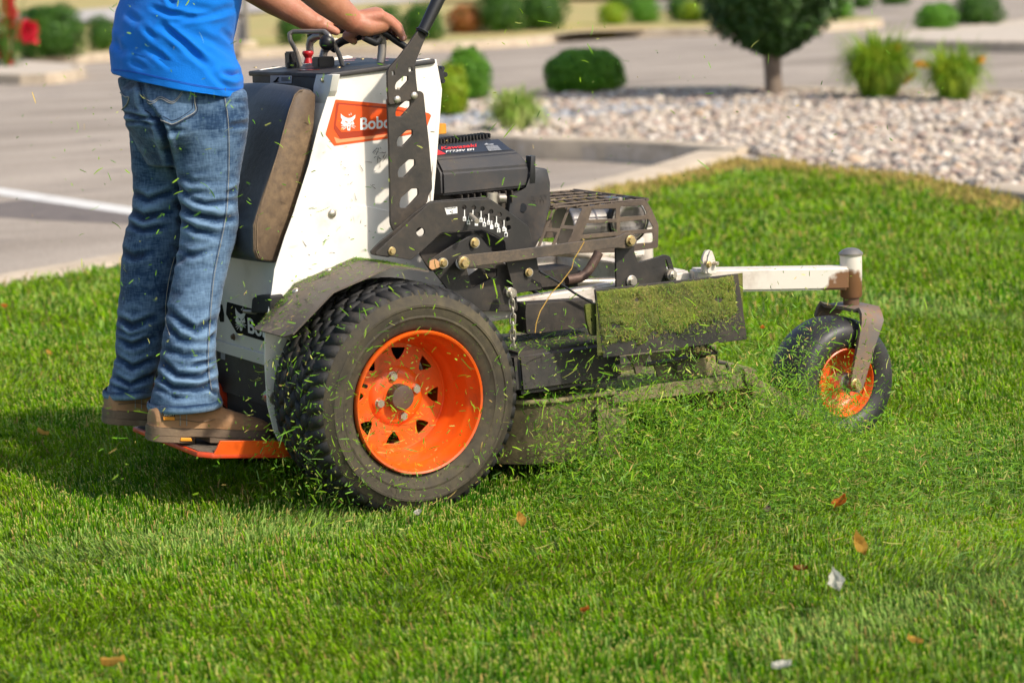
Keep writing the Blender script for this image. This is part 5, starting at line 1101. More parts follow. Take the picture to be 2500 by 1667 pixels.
def blades(X, Y, h, wd, rng, tips=.4, spread=.8, z=0.):
    n = len(X); a, b, c_, d = fA(X, Y), fB(X, Y), fC(X, Y), fD(X, Y)
    sk = np.exp(-(line_d(X, Y)/.15)**2); th = 2.2+3.4*a+3.2*b+1.8*c_+rng.normal(0, .75, n); lean = np.clip(.68+.8*b+.8*c_+rng.normal(0, spread*.5, n)+.5*sk, .02, 1.3)
    e5 = fE(X, Y); H = h*(1+.3*c_+.3*d+.35*e5)*rng.uniform(.5, 1.25, n); tall = rng.random(n) < .015; H = np.where(tall, H*1.5, H)
    dx, dy = np.cos(th), np.sin(th); fc = rng.uniform(0, 2*pi, n); wx, wy = np.cos(fc)*wd*rng.uniform(.6, 1.3, n), np.sin(fc)*wd*rng.uniform(.6, 1.3, n)
    sl1, sl2 = np.sin(lean*.55), np.sin(lean); c1, c2 = np.cos(lean*.55), np.cos(lean)
    V = np.empty((n, 6, 3), np.float32)
    mx, my, mz = X+dx*sl1*H*.8, Y+dy*sl1*H*.8, z+c1*H*.8; tx, ty, tz = mx+dx*sl2*H*.2, my+dy*sl2*H*.2, mz+c2*H*.2
    for k, (px, py, pz, q) in enumerate(((X, Y, np.zeros(n)+z-.004, .45), (mx, my, mz, .5), (tx, ty, tz, .36))):
        V[:, 2*k, 0] = px-wx*q; V[:, 2*k, 1] = py-wy*q; V[:, 2*k, 2] = pz; V[:, 2*k+1, 0] = px+wx*q; V[:, 2*k+1, 1] = py+wy*q; V[:, 2*k+1, 2] = pz
    base = np.array([[.105, .265, .004], [.21, .375, .005], [.04, .15, .004], [.25, .39, .08]], np.float32)
    mixv = np.clip(.45+.5*a+.7*b+.5*c_+.3*d+rng.normal(0, .3, n), 0, 1)[:, None]; col = base[2]*(1-mixv)+base[1]*mixv
    m2 = (rng.random(n) < .12+.6*sk+.5*np.clip(a-.25, 0, 1))[:, None]; col = np.where(m2, base[3]*rng.uniform(.7, 1.2, (n, 1)), col); m3 = (rng.random(n) < .035+.05*np.clip(c_, 0, 1))[:, None]; col = np.where(m3, np.array([.42, .29, .09]), col)
    col = col*rng.uniform(.6, 1.35, (n, 1)); K = np.repeat(col[:, None, :], 6, 1)
    cut = (rng.random(n) < tips)[:, None]; tip = np.array([.68, .58, .18]); K[:, 4] = np.where(cut, tip, col*1.1); K[:, 5] = K[:, 4]
    i = np.arange(n)[:, None]*6; F1 = np.concatenate([i+np.array([0, 1, 3, 2]), i+np.array([2, 3, 5, 4])], 1).reshape(-1, 4)
    return V.reshape(-1, 3), F1, K.reshape(-1, 3)
rng = np.random.default_rng(5)
def cell_grass(name, cells, m='grass'):
    Vs, Fs, Ks = [], [], []; o = 0
    for v, f, k in cells: Vs.append(v); Fs.append(f+o); Ks.append(k); o += len(v)
    me = mesh_np(name, np.concatenate(Vs), np.concatenate(Fs)); vcol(me, np.concatenate(Ks)); return link(name, me, m, None, kind='stuff')
cc_ = np.array(CAM); fh = np.array([math.sin(YAW), math.cos(YAW)]); rh = np.array([math.cos(YAW), -math.sin(YAW)])
ED = far_edge[3:]+right_edge[:6]
def edge_d(X, Y):
    P = np.c_[X, Y]; r = np.full(len(P), 9.)
    for a, b in zip(ED, ED[1:]):
        a = np.array(a); b = np.array(b); ab = b-a; t = np.clip(((P-a)@ab)/(ab@ab), 0, 1); r = np.minimum(r, np.linalg.norm(P-(a+t[:, None]*ab), axis=1))
    return r
def sector(d0, d1, dens, mg=.8, poly=lawn):
    """random points of the lawn between two distances, a little wider than the view."""
    A = (d1-d0)*((d0+d1)/2*.46+2*mg); n = int(A*dens); d = rng.uniform(d0**2, d1**2, int(n*1.02))**.5; s = rng.uniform(-1, 1, len(d))*(d*.23+mg)
    X = cc_[0]+fh[0]*d+rh[0]*s; Y = cc_[1]+fh[1]*d+rh[1]*s; k = inpoly(X, Y, poly); X, Y = X[k], Y[k]; k = rng.random(len(X)) < np.clip(.85+.9*fE(X, Y)+.3*fD(X, Y), .25, 1)*(1-.85*np.exp(-(edge_d(X, Y)/.38)**2)*(d0 > 7)); return X[k], Y[k]
cells = []
for d0, d1, dens, h, wd in ((3.3, 4.2, 27000, .026, .0026), (4.2, 5.2, 30000, .025, .0024), (5.2, 6.4, 26000, .026, .0025), (6.4, 8, 16000, .027, .0033), (8, 10, 6500, .033, .005), (10, 13.5, 3200, .036, .008)):
    X, Y = sector(d0, d1, dens); cells.append(blades(X, Y, h, wd, rng))
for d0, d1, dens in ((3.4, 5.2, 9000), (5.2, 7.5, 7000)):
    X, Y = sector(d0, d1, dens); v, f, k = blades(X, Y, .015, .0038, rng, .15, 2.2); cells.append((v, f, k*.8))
for v, f, k in cells: v[:, 2] += .014
print('blades', sum(len(v) for v, f, k in cells)//6)
X, Y = rng.uniform(-8, 6, 110000), rng.uniform(-5.5, 5, 110000); k = inpoly(X, Y, lawn); D_ = (X-cc_[0])*fh[0]+(Y-cc_[1])*fh[1]; S_ = np.abs((X-cc_[0])*rh[0]+(Y-cc_[1])*rh[1]); k &= (S_ > D_*.23+.7) | (D_ < 3.3); cells.append(blades(X[k], Y[k], .045, .010, rng))
cell_grass('lawn_grass', cells)
# dry tuft line where the lawn meets the kerb and the stones
ed = far_edge[3:]+right_edge[:6]; X = []; Y = []
for a, b in zip(ed, ed[1:]):
    n = int(math.dist(a, b)*1300)
    for _ in range(n):
        t = random.random(); u = abs(random.gauss(0, .3)); p = (a[0]+(b[0]-a[0])*t, a[1]+(b[1]-a[1])*t); q = (cc_[0]+fh[0]*5-p[0], cc_[1]+fh[1]*5-p[1]); l = math.hypot(*q); X.append(p[0]+q[0]/l*u); Y.append(p[1]+q[1]/l*u)
X, Y = np.array(X), np.array(Y); v, f, k = blades(X, Y, .05, .008, rng, .5); k = k*.3+np.array([.56, .36, .13])*rng.uniform(.5, 1.15, (len(k)//6, 1)).repeat(6, 0)*.8
cell_grass('dry_edge_grass', [(v, f, k)])

# ---- cut grass: strips in the air, on the deck and lying on the lawn
def strips(P, L, W_, rng, m='clip', name='clippings', flat=None, pal=None, kind='stuff', parent=None):
    n = len(P); d = rng.normal(0, 1, (n, 3)); 
    if flat is not None: d = d-flat*(d@flat)[:, None]*.85
    d /= np.linalg.norm(d, axis=1)[:, None]+1e-9; s = np.cross(d, rng.normal(0, 1, (n, 3)) if flat is None else flat+rng.normal(0, .3, (n, 3))); s /= np.linalg.norm(s, axis=1)[:, None]+1e-9; q = np.cross(d, s)*rng.uniform(-.35, .35, (n, 1))
    V = np.empty((n, 8, 3), np.float32); ln = L[:, None]; w_ = W_[:, None]
    for i, (t, k) in enumerate(((-.5, .7), (-.17, 1), (.17, 1), (.5, .45))):
        c_ = P+d*ln*t+q*ln*(.25-t*t)*1.6; V[:, 2*i] = c_-s*w_*k*.5; V[:, 2*i+1] = c_+s*w_*k*.5
    i = np.arange(n)[:, None]*8; Fq = np.concatenate([i+np.array([0, 1, 3, 2]), i+np.array([2, 3, 5, 4]), i+np.array([4, 5, 7, 6])], 1).reshape(-1, 4)
    pal = np.array(pal if pal is not None else [[.15, .34, .012], [.25, .43, .016], [.08, .22, .010], [.2, .36, .07], [.5, .54, .12], [.56, .4, .12]]); pr = [.3, .28, .2, .12, .06, .04][:len(pal)]; pr = np.array(pr)/sum(pr)
    col = pal[rng.choice(len(pal), n, p=pr)]*rng.uniform(.7, 1.25, (n, 1))
    me = mesh_np(name, V.reshape(-1, 3), Fq); vcol(me, col.repeat(8, 0)); return link(name, me, m, parent, kind=kind) if parent is None else link(name, me, m, parent)
def U(a, b, n): return rng.uniform(a, b, n)
pts = []
def add(x, y, z): pts.append(np.c_[x, y, z])
n = 34000; add(rng.normal(.80, .23, n), -.02-rng.gamma(1.5, .14, n), .015+rng.gamma(1.5, .055, n))            # thrown out of the deck side
n = 2200; add(U(.25, 1.2, n), U(-.45, 0, n), U(.05, .42, n))
n = 650; add(rng.normal(.05, .3, n), U(-.35, -.01, n), U(.03, .6, n)); n = 2600; add(U(-.34, -.0, n), U(-.12, .30, n), rng.beta(1.2, 2.2, n)*.55)
n = 5000; add(U(.3, 1.12, n), -.01-rng.gamma(1.4, .05, n), .01+rng.gamma(1.5, .04, n)); n = 3500; add(U(.88, 1.13, n), U(-.24, -.06, n), .02+rng.gamma(1.6, .05, n)); n = 1500; add(U(.26, .62, n), -.02-rng.gamma(1.2, .05, n), U(.03, .24, n)); n = 450; add(U(.95, 1.45, n), U(-.25, .1, n), U(.05, .35, n))
n = 900; add(U(-.9, 1.7, n), U(-.5, .3, n), U(.2, 1.25, n)); n = 420; add(U(-.9, 2.6, n), U(.2, 2.6, n), U(.5, 1.2, n)); n = 170; add(U(-.75, -.1, n), U(.0, .35, n), U(.15, .95, n))
P = np.concatenate(pts); n = len(P); P[:, 2] = np.maximum(P[:, 2], .02)
P[:, 2] += .014; k = (np.hypot(P[:, 0]-CAM.x, P[:, 1]-CAM.y) > 2.8) & ~((P[:, 0] > 1.12) & (P[:, 1] > -.3) & (P[:, 2] > .05) & (rng.random(len(P)) < .94)); P = P[k]; n = len(P)
Ln = np.clip(rng.gamma(1.8, .0062, n), .002, .06); strips(P, Ln, U(.0010, .0030, n), rng, name='flying_grass_clippings')
# lying loose on the mown strip beside the deck
n = 13000; X = rng.normal(.9, .42, n); Y = -.12-rng.gamma(1.5, .26, n); P = np.c_[X, Y, U(.028, .062, n)]
n2 = 2200; P = np.r_[P, np.c_[U(-1.5, 2.2, n2), U(-2.4, .2, n2), U(.03, .045, n2)]]; n = len(P)
strips(P, np.clip(rng.gamma(3, .008, n), .006, .06), U(.0012, .0028, n), rng, name='loose_grass_clippings', flat=np.array([0, 0, 1.]), pal=[[.15, .33, .02], [.24, .40, .03], [.09, .22, .02], [.2, .34, .08], [.5, .46, .13], [.5, .34, .12]])
# on the deck and its covers, on the fender
dk = []
n = 2600; dk.append(np.c_[U(.27, .98, n), U(0, .30, n), np.full(n, .231)]); n = 500; dk.append(np.c_[U(.28, .57, n), U(.02, .25, n), np.full(n, .358)]); n = 900; dk.append(np.c_[U(.55, 1.0, n), U(-.03, .06, n), U(.225, .25, n)])
P = np.concatenate(dk); n = len(P); strips(P, np.clip(rng.gamma(2, .006, n), .003, .04), U(.001, .0025, n), rng, name='settled_clippings', flat=np.array([0, 0, 1.]))
def on_poly(line, y0, y1, n, bias=1.):
    t = rng.random(n)*(len(line)-1); i = t.astype(int); f = t-i; a = np.array(line); return np.c_[a[i, 0]+(a[i+1, 0]-a[i, 0])*f, y1-(y1-y0)*rng.random(n)**bias, a[i, 1]+(a[i+1, 1]-a[i, 1])*f+.0015]
P = np.r_[on_poly(top[2:], Yf0, Yf1, 420, 1.), on_poly(top[2:], Yf1-.05, Yf1, 900), on_poly(top[1:3], Yf0+.03, Yf1, 160), on_poly(top[1:3], Yf1-.03, Yf1, 200)]
strips(P, np.clip(rng.gamma(2, .004, len(P)), .003, .03), U(.0008, .002, len(P)), rng, name='settled_clippings', flat=np.array([-.3, 0, 1.]))
# wet crust on the discharge flap
fo = [onY('F', x, y, -.1015) for x, y in ((574, 584), (1280, 506), (1306, 705), (1180, 745), (1000, 785), (850, 820), (720, 840), (604, 860))]
fp = [(p.x, p.z) for p in fo]; n = 200; gx = np.linspace(.428, .860, 150); gz = np.linspace(.345, .5, 60); XX, ZZ = np.meshgrid(gx, gz)
ins = inpoly(XX.ravel(), ZZ.ravel(), fp); hgt = np.array([noise.noise(Vector((x*30, z*30, 0)))*.5+noise.noise(Vector((x*90, z*90, 3)))*.35+noise.noise(Vector((x*240, z*240, 5)))*.25 for x, z in zip(XX.ravel(), ZZ.ravel())])
PXZ = np.c_[XX.ravel(), ZZ.ravel()]; dist = np.min([segd(PXZ, np.array(a), np.array(b))[0] for a, b in zip(fp, fp[1:]+fp[:1])], 0); sg = np.where(ins, dist, -dist)
low = np.clip((.42-PXZ[:, 1])/.06, 0, 1); big = np.array([noise.noise(Vector((x*11, z*16, 9)))+.5*noise.noise(Vector((x*45, z*60, 2))) for x, z in PXZ]); mk = np.clip((sg-.001+hgt*(.003+.06*low))/.005, 0, 1)*np.clip((big+.62)/.25, 0, 1); hh = mk*(.002+np.clip(hgt+.2, 0, 1)*.0055)-(1-mk)*.0014
ins = mk > .4
Vv = np.c_[XX.ravel(), -.1002-hh, ZZ.ravel()]; q = np.arange(59)[:, None]*150+np.arange(149)[None]; Fq = np.stack([q, q+1, q+151, q+150], -1).reshape(-1, 4)
link('grass_crust', mesh_np('grass_crust', Vv, Fq, True), 'moss', flap)
k = rng.choice(np.nonzero(ins)[0], 2600); P = Vv[k]+rng.normal(0, .0015, (len(k), 3))-np.array([0, .0012, 0]); e2 = np.c_[U(.5, .85, 400), np.full(400, -.103), rng.normal(.385, .012, 400)]; P = np.r_[P, e2]
strips(P, np.clip(rng.gamma(1.6, .0035, len(P)), .002, .02), U(.0007, .0018, len(P)), rng, name='crust_clippings', flat=np.array([0, -1., 0]), pal=[[.12, .2, .012], [.2, .27, .02], [.07, .12, .012], [.3, .26, .05], [.36, .26, .1]], parent=flap)['kind'] = 'stuff'

# ---- leaves and petals
def leaf(name, x, y, s, m, label, cat='leaf', z=.045, aspect=.55, curl=.2, yaw=None, onz=True):
    s *= 1.35; p = onZ('J', x, y, z); n1, n2 = 12, 6; bm = bmesh.new(); R = []; sd_ = random.random()*50
    for i in range(n1+1):
        t = i/n1; wd = math.sin(pi*min(t*1.02, 1))**.8*aspect*.5*(1+.18*math.sin(t*19+sd_)); row = []
        for j in range(n2+1): u = j/n2*2-1; row.append(bm.verts.new(((t-.5)*s, u*wd*s, (u*u*.25+(t-.5)**2*curl*2+noise.noise(Vector((t*3+sd_, u*2, 0)))*.12)*s)))
        R.append(row)
    for a, b in zip(R, R[1:]):
        for j in range(n2): bm.faces.new((a[j], a[j+1], b[j+1], b[j]))
    bmesh.ops.solidify(bm, geom=list(bm.faces), thickness=.0004); k = [bm.verts.new(c_) for c_ in (((-.5*s, .01*s, .0)), ((-.5*s, -.01*s, 0)), ((-.85*s, 0, .1*s)))]; bm.faces.new(k)
    o = link(name, from_bm(bm, name, 80), m, None, loc=p); o.rotation_euler = (random.uniform(-.4, .4), random.uniform(-.5, .3), yaw if yaw is not None else random.uniform(0, 6)); return tag(o, label, cat, 'fallen leaves and petals')
leaf('fallen_leaf', 1932, 1158, .034, 'leaf_fall', 'curled bright orange leaf on the lawn below the front caster wheel', aspect=.8)
leaf('fallen_leaf', 1972, 1262, .055, 'leaf_yellow', 'long tan leaf tumbling over the lawn at lower right', z=.09, yaw=1.2, aspect=.3)
leaf('fallen_leaf', 1195, 1200, .034, 'leaf_yellow', 'yellow leaf in the air just right below the big drive wheel', z=.10, yaw=1.3, aspect=.45)
leaf('fallen_leaf', 1347, 1402, .02, 'leaf_fall', 'small orange leaf on the lawn near the bottom centre')
leaf('fallen_leaf', 1838, 1308, .022, 'leaf_rust', 'small rust coloured leaf left of the torn white petal')
leaf('fallen_leaf', 2100, 1474, .024, 'leaf_yellow', 'yellow crescent leaf on the lawn near the lower right corner', aspect=.4)
leaf('fallen_leaf', 262, 1525, .035, 'leaf_yellow', 'tan leaf on the lawn at the bottom left', yaw=2.4, aspect=.35)
leaf('fallen_leaf', 1765, 1175, .03, 'bark', 'brown dry leaf lying left of the bright orange leaf', yaw=.7, aspect=.4)
leaf('fallen_leaf', 97, 996, .026, 'leaf_yellow', 'pale tan leaf on the lawn left of the boots', aspect=.4)
leaf('fallen_leaf', 8, 706, .03, 'leaf_fall', 'orange leaf at the left edge of the picture')
leaf('fallen_leaf', 111, 813, .024, 'leaf_yellow', 'yellow leaf on the lawn left of the jeans')
leaf('fallen_petal', 1925, 1350, .045, 'petal_white', 'torn white petal blown over the lawn below the long tan leaf', 'petal', .07, .5, .6, yaw=1.)
leaf('fallen_petal', 960, 1181, .022, 'petal_white', 'white petal on the lawn under the big drive wheel', 'petal', aspect=.6)
leaf('fallen_petal', 1795, 1533, .028, 'petal_white', 'white petal at the bottom edge of the lawn', 'petal')
leaf('fallen_leaf', 1750, 755, .018, 'leaf_fall', 'tiny orange leaf flying between flap and caster wheel', z=.36)
st_ = tube('dry_grass_stalk', [onY('F', x, y, -.13) for x, y in ((515, 335), (495, 370), (462, 425), (452, 470), (400, 540), (345, 600), (290, 690), (270, 750), (264, 800))], .0011, 'leaf_yellow', None, spline=False)
tag(st_, 'long thin dry stalk hanging across the brown link bar of the mower', 'stalk')

# ---- stones: one island beside the lawn, wide rock bed with shrubs, tree and lilies
isl = [G(x, y) for x, y in ((1690, 348), (1549, 336), (1380, 326), (1197, 321), (1000, 306), (880, 292), (860, 262), (905, 238), (1000, 226), (1150, 216), (1499, 203), (1800, 203), (2352, 212), (2800, 226))]
isl = isl+[(14.5, 2.5), (9, -1.5), (6.2, -2.)]+[(5.55, 2.3), G(2352, 438), G(2230, 424), G(2120, 405), G(2000, 398), G(1860, 385), G(1780, 368)]
bed = slab('stone_bed_ground', isl, -.03, 'gravelbase')
kerb('stone_bed_kerb', isl[:14], .16, .02, -1)
kerb('mowing_strip', [(4.9, -1.2), (5.45, 2.3), G(2352, 448), G(2235, 432)], .22, .015, -1, 2.5)
STV = []
for s_ in range(7):
    bm = bmesh.new(); bmesh.ops.create_icosphere(bm, subdivisions=2 if s_ < 4 else 1, radius=1)
    sc_ = Vector((random.uniform(.8, 1.2), random.uniform(.65, 1), random.uniform(.42, .68)))
    for v in bm.verts: k = 1+.28*noise.noise(v.co*1.2+Vector((s_*9, 0, 0))); v.co = Vector((v.co.x*sc_.x, v.co.y*sc_.y, v.co.z*sc_.z))*k
    STV.append(bm)
pal = np.array([[.44, .37, .29], [.54, .46, .37], [.33, .25, .2], [.44, .32, .22], [.25, .21, .18], [.62, .56, .48], [.40, .29, .23], [.13, .12, .11]])
n = 15000; X = []; Y = []
bxs = np.array(isl); lo, hi = bxs.min(0), bxs.max(0)
isn = []
def shrink(poly, d):
    a = np.array(poly); c_ = a.mean(0); return [tuple(p+(c_-p)/np.linalg.norm(c_-p)*d) for p in a]
inner = shrink(isl, .16)
X = rng.uniform(5, 16, 260000); Y = rng.uniform(-1, 16, 260000); k = inpoly(X, Y, inner); X, Y = X[k], Y[k]; D_ = (X-cc_[0])*fh[0]+(Y-cc_[1])*fh[1]; S_ = (X-cc_[0])*rh[0]+(Y-cc_[1])*rh[1]
k = (np.abs(S_) < D_*.235+1.6) & (D_ < 27); X, Y, D_ = X[k], Y[k], D_[k]
# even the density, nearer is smaller spacing
keep = rng.random(len(X)) < np.clip(15/D_, .35, 1); X, Y, D_ = X[keep], Y[keep], D_[keep]
o_ = np.argsort(D_); X, Y, D_ = X[o_], Y[o_], D_[o_]; print('stones', len(X))
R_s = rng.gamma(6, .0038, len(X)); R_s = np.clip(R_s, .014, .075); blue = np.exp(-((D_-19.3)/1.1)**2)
meshes = []
for i in range(28):
    bm = STV[i % 4].copy(); me = bpy.data.meshes.new('stone'); bm.to_mesh(me); bm.free(); shade(me, 180); c_ = pal[rng.choice(8, p=[.2, .22, .14, .1, .1, .12, .08, .04])]*rng.uniform(.85, 1.1); vcol(me, np.repeat(c_[None], len(me.vertices), 0)); me.materials.append(M['stone']); meshes.append(me)
for i in range(300):
    r = float(R_s[i]); o = bpy.data.objects.new('stone', meshes[i % 28]); COL.objects.link(o); o.parent = bed; o.location = Vector((X[i], Y[i], -.03+r*.3))-bed.location; o.scale = (r, r, r); o.rotation_euler = (random.uniform(-.4, .4), random.uniform(-.4, .4), random.uniform(0, 6))
Vs, Fs, Ks = [], [], []; off = 0; base_ = []
for s_ in (4, 5, 6):
    bm = STV[s_]; bm.verts.index_update(); base_.append((np.array([v.co[:] for v in bm.verts]), np.array([[v.index for v in f.verts] for f in bm.faces])))
for s_ in range(3):
    id_ = np.arange(300+s_, len(X), 3); bv, bf = base_[s_]; m_ = len(id_); a = rng.uniform(0, 6.3, m_); ca, sa = np.cos(a), np.sin(a); r = R_s[id_]
    v = bv[None]*r[:, None, None]; vx = v[..., 0]*ca[:, None]-v[..., 1]*sa[:, None]+X[id_][:, None]; vy = v[..., 0]*sa[:, None]+v[..., 1]*ca[:, None]+Y[id_][:, None]; vz = v[..., 2]-.03+r[:, None]*rng.uniform(.1, .75, (m_, 1))
    Vs.append(np.stack([vx, vy, vz], -1).reshape(-1, 3)); Fs.append((bf[None]+np.arange(m_)[:, None, None]*len(bv)+off).reshape(-1, 3)); off += m_*len(bv)
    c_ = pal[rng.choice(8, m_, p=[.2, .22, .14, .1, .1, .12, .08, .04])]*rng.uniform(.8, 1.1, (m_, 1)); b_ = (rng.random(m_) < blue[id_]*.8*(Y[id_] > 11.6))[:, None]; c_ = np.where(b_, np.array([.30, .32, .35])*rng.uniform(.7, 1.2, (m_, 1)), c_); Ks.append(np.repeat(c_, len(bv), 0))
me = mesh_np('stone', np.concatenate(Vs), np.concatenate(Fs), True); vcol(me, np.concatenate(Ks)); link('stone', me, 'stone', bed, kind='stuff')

# ---- far islands, verge, road
def island(name, pts, m, zt=.0, kerb_n=None, side=-1):
    P = [G(x, y, 0) for x, y in pts]; o = slab(name, P, zt, m)
    if kerb_n: kerb(name+'_kerb', P[:kerb_n], .13, zt+.01, side)
    return o
island('far_shrub_island', [(545, 116), (700, 109), (930, 102), (1130, 92), (1240, 84), (1320, 74), (1500, 68), (1700, 63), (1900, 55), (2015, 46), (2020, 40), (1700, 30), (1300, 22), (900, 20), (600, 40)], 'dry', 0., 10)
island('right_stone_island', [(2500, 96), (2352, 98), (2100, 94), (2000, 92), (1985, 88), (2010, 80), (2100, 72), (2250, 58), (2352, 45), (2500, 40)], 'gravelbase', 0., 9, -1)
island('left_stone_island', [(-200, 166), (0, 170), (100, 170), (165, 160), (172, 152), (150, 146), (60, 140), (-200, 150)], 'gravelbase', 0., 6)
island('left_verge', [(-300, 140), (0, 136), (140, 130), (240, 122), (420, 112), (420, 60), (0, 58), (-300, 62)], 'dry', 0., 5)
island('dry_verge', [(560, 98), (900, 84), (1200, 70), (1420, 52), (1500, 24), (1420, 6), (1000, 10), (850, 8), (560, 38)], 'dry', .03)
island('far_dry_field', [(-300, 44), (560, 26), (700, 22), (850, 14), (1000, 2), (1700, -18), (2400, -40), (2400, -75), (1176, -45), (-300, -8)], 'dry', -.02)
link('distant_road', mesh_np('distant_road', [(*G(x, y, .02), .02) for x, y in ((-300, 56), (250, 48), (560, 30), (860, 12), (1000, -2), (950, -8), (560, -2), (-300, 12))], [tuple(range(7))]), 'pale_road', None, kind='structure')

# ---- foliage
def leafmesh(name, pts, nrm, size, rng, asp=.5):
    n = len(pts); d = rng.normal(0, 1, (n, 3)); d -= nrm*(d*nrm).sum(1)[:, None]*.7; d /= np.linalg.norm(d, axis=1)[:, None]; s = np.cross(d, nrm+rng.normal(0, .5, (n, 3))); s /= np.linalg.norm(s, axis=1)[:, None]+1e-9
    L = (size*rng.uniform(.6, 1.3, n))[:, None]; V = np.stack([pts-d*L*.5, pts-s*L*asp*.5, pts+d*L*.5, pts+s*L*asp*.5], 1).reshape(-1, 3); return mesh_np(name, V, np.arange(n*4).reshape(-1, 4))
def bush_mesh(rx, ry, rz, n, size, rng, sd=0., flat=.15, lump=.16):
    u = rng.normal(0, 1, (n, 3)); u /= np.linalg.norm(u, axis=1)[:, None]; u[:, 2] = np.where(u[:, 2] < -.75, -u[:, 2], u[:, 2]); u = np.sign(u)*np.abs(u)**.9; u /= (np.abs(u)**2.2).sum(1)[:, None]**.4545
    k = np.array([1+lump*noise.noise(Vector((a*1.6+sd, b*1.6, c_*1.6)))+lump*.7*noise.noise(Vector((a*4+sd, b*4, c_*4))) for a, b, c_ in u]); r = (1.04-rng.random(n)**1.3*.34)*k
    p = u*r[:, None]*np.array([rx, ry, rz]); p[:, 2] = np.maximum(p[:, 2]+rz*.72, .02); return leafmesh('foliage', p, u, size, rng)
def bush(x, y, wpx, hpx, leafm, label, n=2600, group=None, size=None, name='round_shrub', z=0., lump=.26, c='J', share=None):
    """x, y: base centre pixel; width and height in J pixels."""
    p = onZ('J', x, y, z); dep = (p-CAM).dot(F_); s = dep/(FPX*.9408); rx = wpx*s/2*1.03; rz = hpx*s/1.6
    p = p+Vector((fh[0], fh[1], 0))*rx*.8
    e_ = empty(name, (p.x, p.y, z)); tag(e_, label, 'shrub', group)
    me = share or bush_mesh(rx, rx*.95, rz, int(n*1.5), size or max(.03, rx*.11), rng, random.random()*40, lump=lump)
    o = link('foliage', me, leafm, e_, loc=(p.x, p.y, z)); cb = bmesh.new(); bmesh.ops.create_icosphere(cb, subdivisions=3, radius=1)
    for v in cb.verts: v.co = Vector((v.co.x*rx*.66, v.co.y*rx*.64, max(v.co.z*rz*.7+rz*.72, .01)))*(1+.1*noise.noise(v.co*2+Vector((x, 0, 0))))
    link('inner_foliage', from_bm(cb, 'inner_foliage', 180), leafm, e_, loc=(p.x, p.y, z))
    st = []
    for k in range(5): a = 6.28*k/5; st.append(((0, 0, 0), .02*rx*2, (rx*.5*math.cos(a), rx*.5*math.sin(a), rz*.9), .012))
    bm = bmesh.new()
    for p0, r0_, p1, r1_ in st: p0, p1 = Vector(p0), Vector(p1); d = p1-p0; bmesh.ops.create_cone(bm, cap_ends=False, segments=6, radius1=r0_, radius2=r1_, depth=d.length, matrix=Matrix.Translation((p0+p1)/2) @ d.to_track_quat('Z', 'Y').to_matrix().to_4x4())
    link('stem', from_bm(bm, 'stem'), 'limb', e_, loc=(p.x, p.y, z)); return e_
GR = 'clipped shrubs around the parking lot'
bush(1346, 212, 178, 88, 'leaf_mid', 'round clipped green shrub alone on the stones, centre of the picture', 9000, GR, lump=.12)
bush(1075, 230, 100, 106, 'leaf_mid', 'green shrub right of the white mower body, behind a yellow-green one', 6000, GR)
bush(1035, 265, 82, 104, 'leaf_lime', 'yellow-green shrub peeking out right of the white mower body', 5000, GR)
bush(105, 134, 150, 108, 'leaf_dark', 'big dark shrub behind red flowers at the upper left', 6000, GR)
bush(232, 118, 75, 72, 'leaf_dark', 'dark shrub partly hidden behind the blue t-shirt', 3000, GR)
bush(672, 104, 78, 70, 'leaf_dark', 'dark shrub seen between the forearms and the control bar', 3000, GR)
bush(968, 96, 100, 78, 'leaf_dark', 'dark green shrub right of the black lever grip', 3500, GR)
bush(880, 90, 90, 70, 'leaf_dark', 'dark shrub directly behind the near hand', 2500, GR)
bush(1070, 78, 90, 60, 'leaf_rust', 'orange and green shrub between two dark shrubs', 2600, GR, lump=.2)
bush(1150, 76, 112, 92, 'leaf_dark', 'tall dark shrub right of the orange one', 3500, GR)
bush(1245, 70, 120, 92, 'leaf_dark', 'tall dark shrub at the right end of the left row', 3500, GR)
bush(1408, 58, 70, 48, 'leaf_lime', 'small yellow-green ball shrub at the left end of the far kerb', 2200, GR)
bush(1482, 54, 82, 50, 'leaf_mid', 'green ball shrub next to the yellow-green one on the far kerb', 2200, GR)
bush(1435, 30, 80, 50, 'leaf_dark', 'dark shrub at the top edge behind the two ball shrubs', 1600, GR)
bush(1565, 50, 70, 62, 'leaf_dark', 'dark shrub between green ball shrubs on the far kerb', 2200, GR)
bush(1595, 52, 66, 46, 'leaf_lime', 'bright yellow-green ball shrub left of the tree', 2000, GR)
bush(1668, 52, 90, 80, 'leaf_dark', 'dark shrub partly hidden by the tree crown on its left', 2400, GR)
bush(1935, 44, 62, 46, 'leaf_mid', 'green shrub peeking out right of the tree crown', 2200, GR)
bush(1985, 22, 60, 40, 'leaf_dark', 'dark shrub at the top edge right of the tree', 1400, GR); bush(2060, 14, 80, 40, 'leaf_dark', 'dark shrub at the top edge above the grey side road', 1400, GR)
bush(2158, 68, 98, 54, 'leaf_mid', 'low dark green shrub on the right stone island', 3500, GR)
bush(2255, 58, 112, 62, 'leaf_dark', 'larger dark shrub at the right end of the right stone island', 3500, GR)
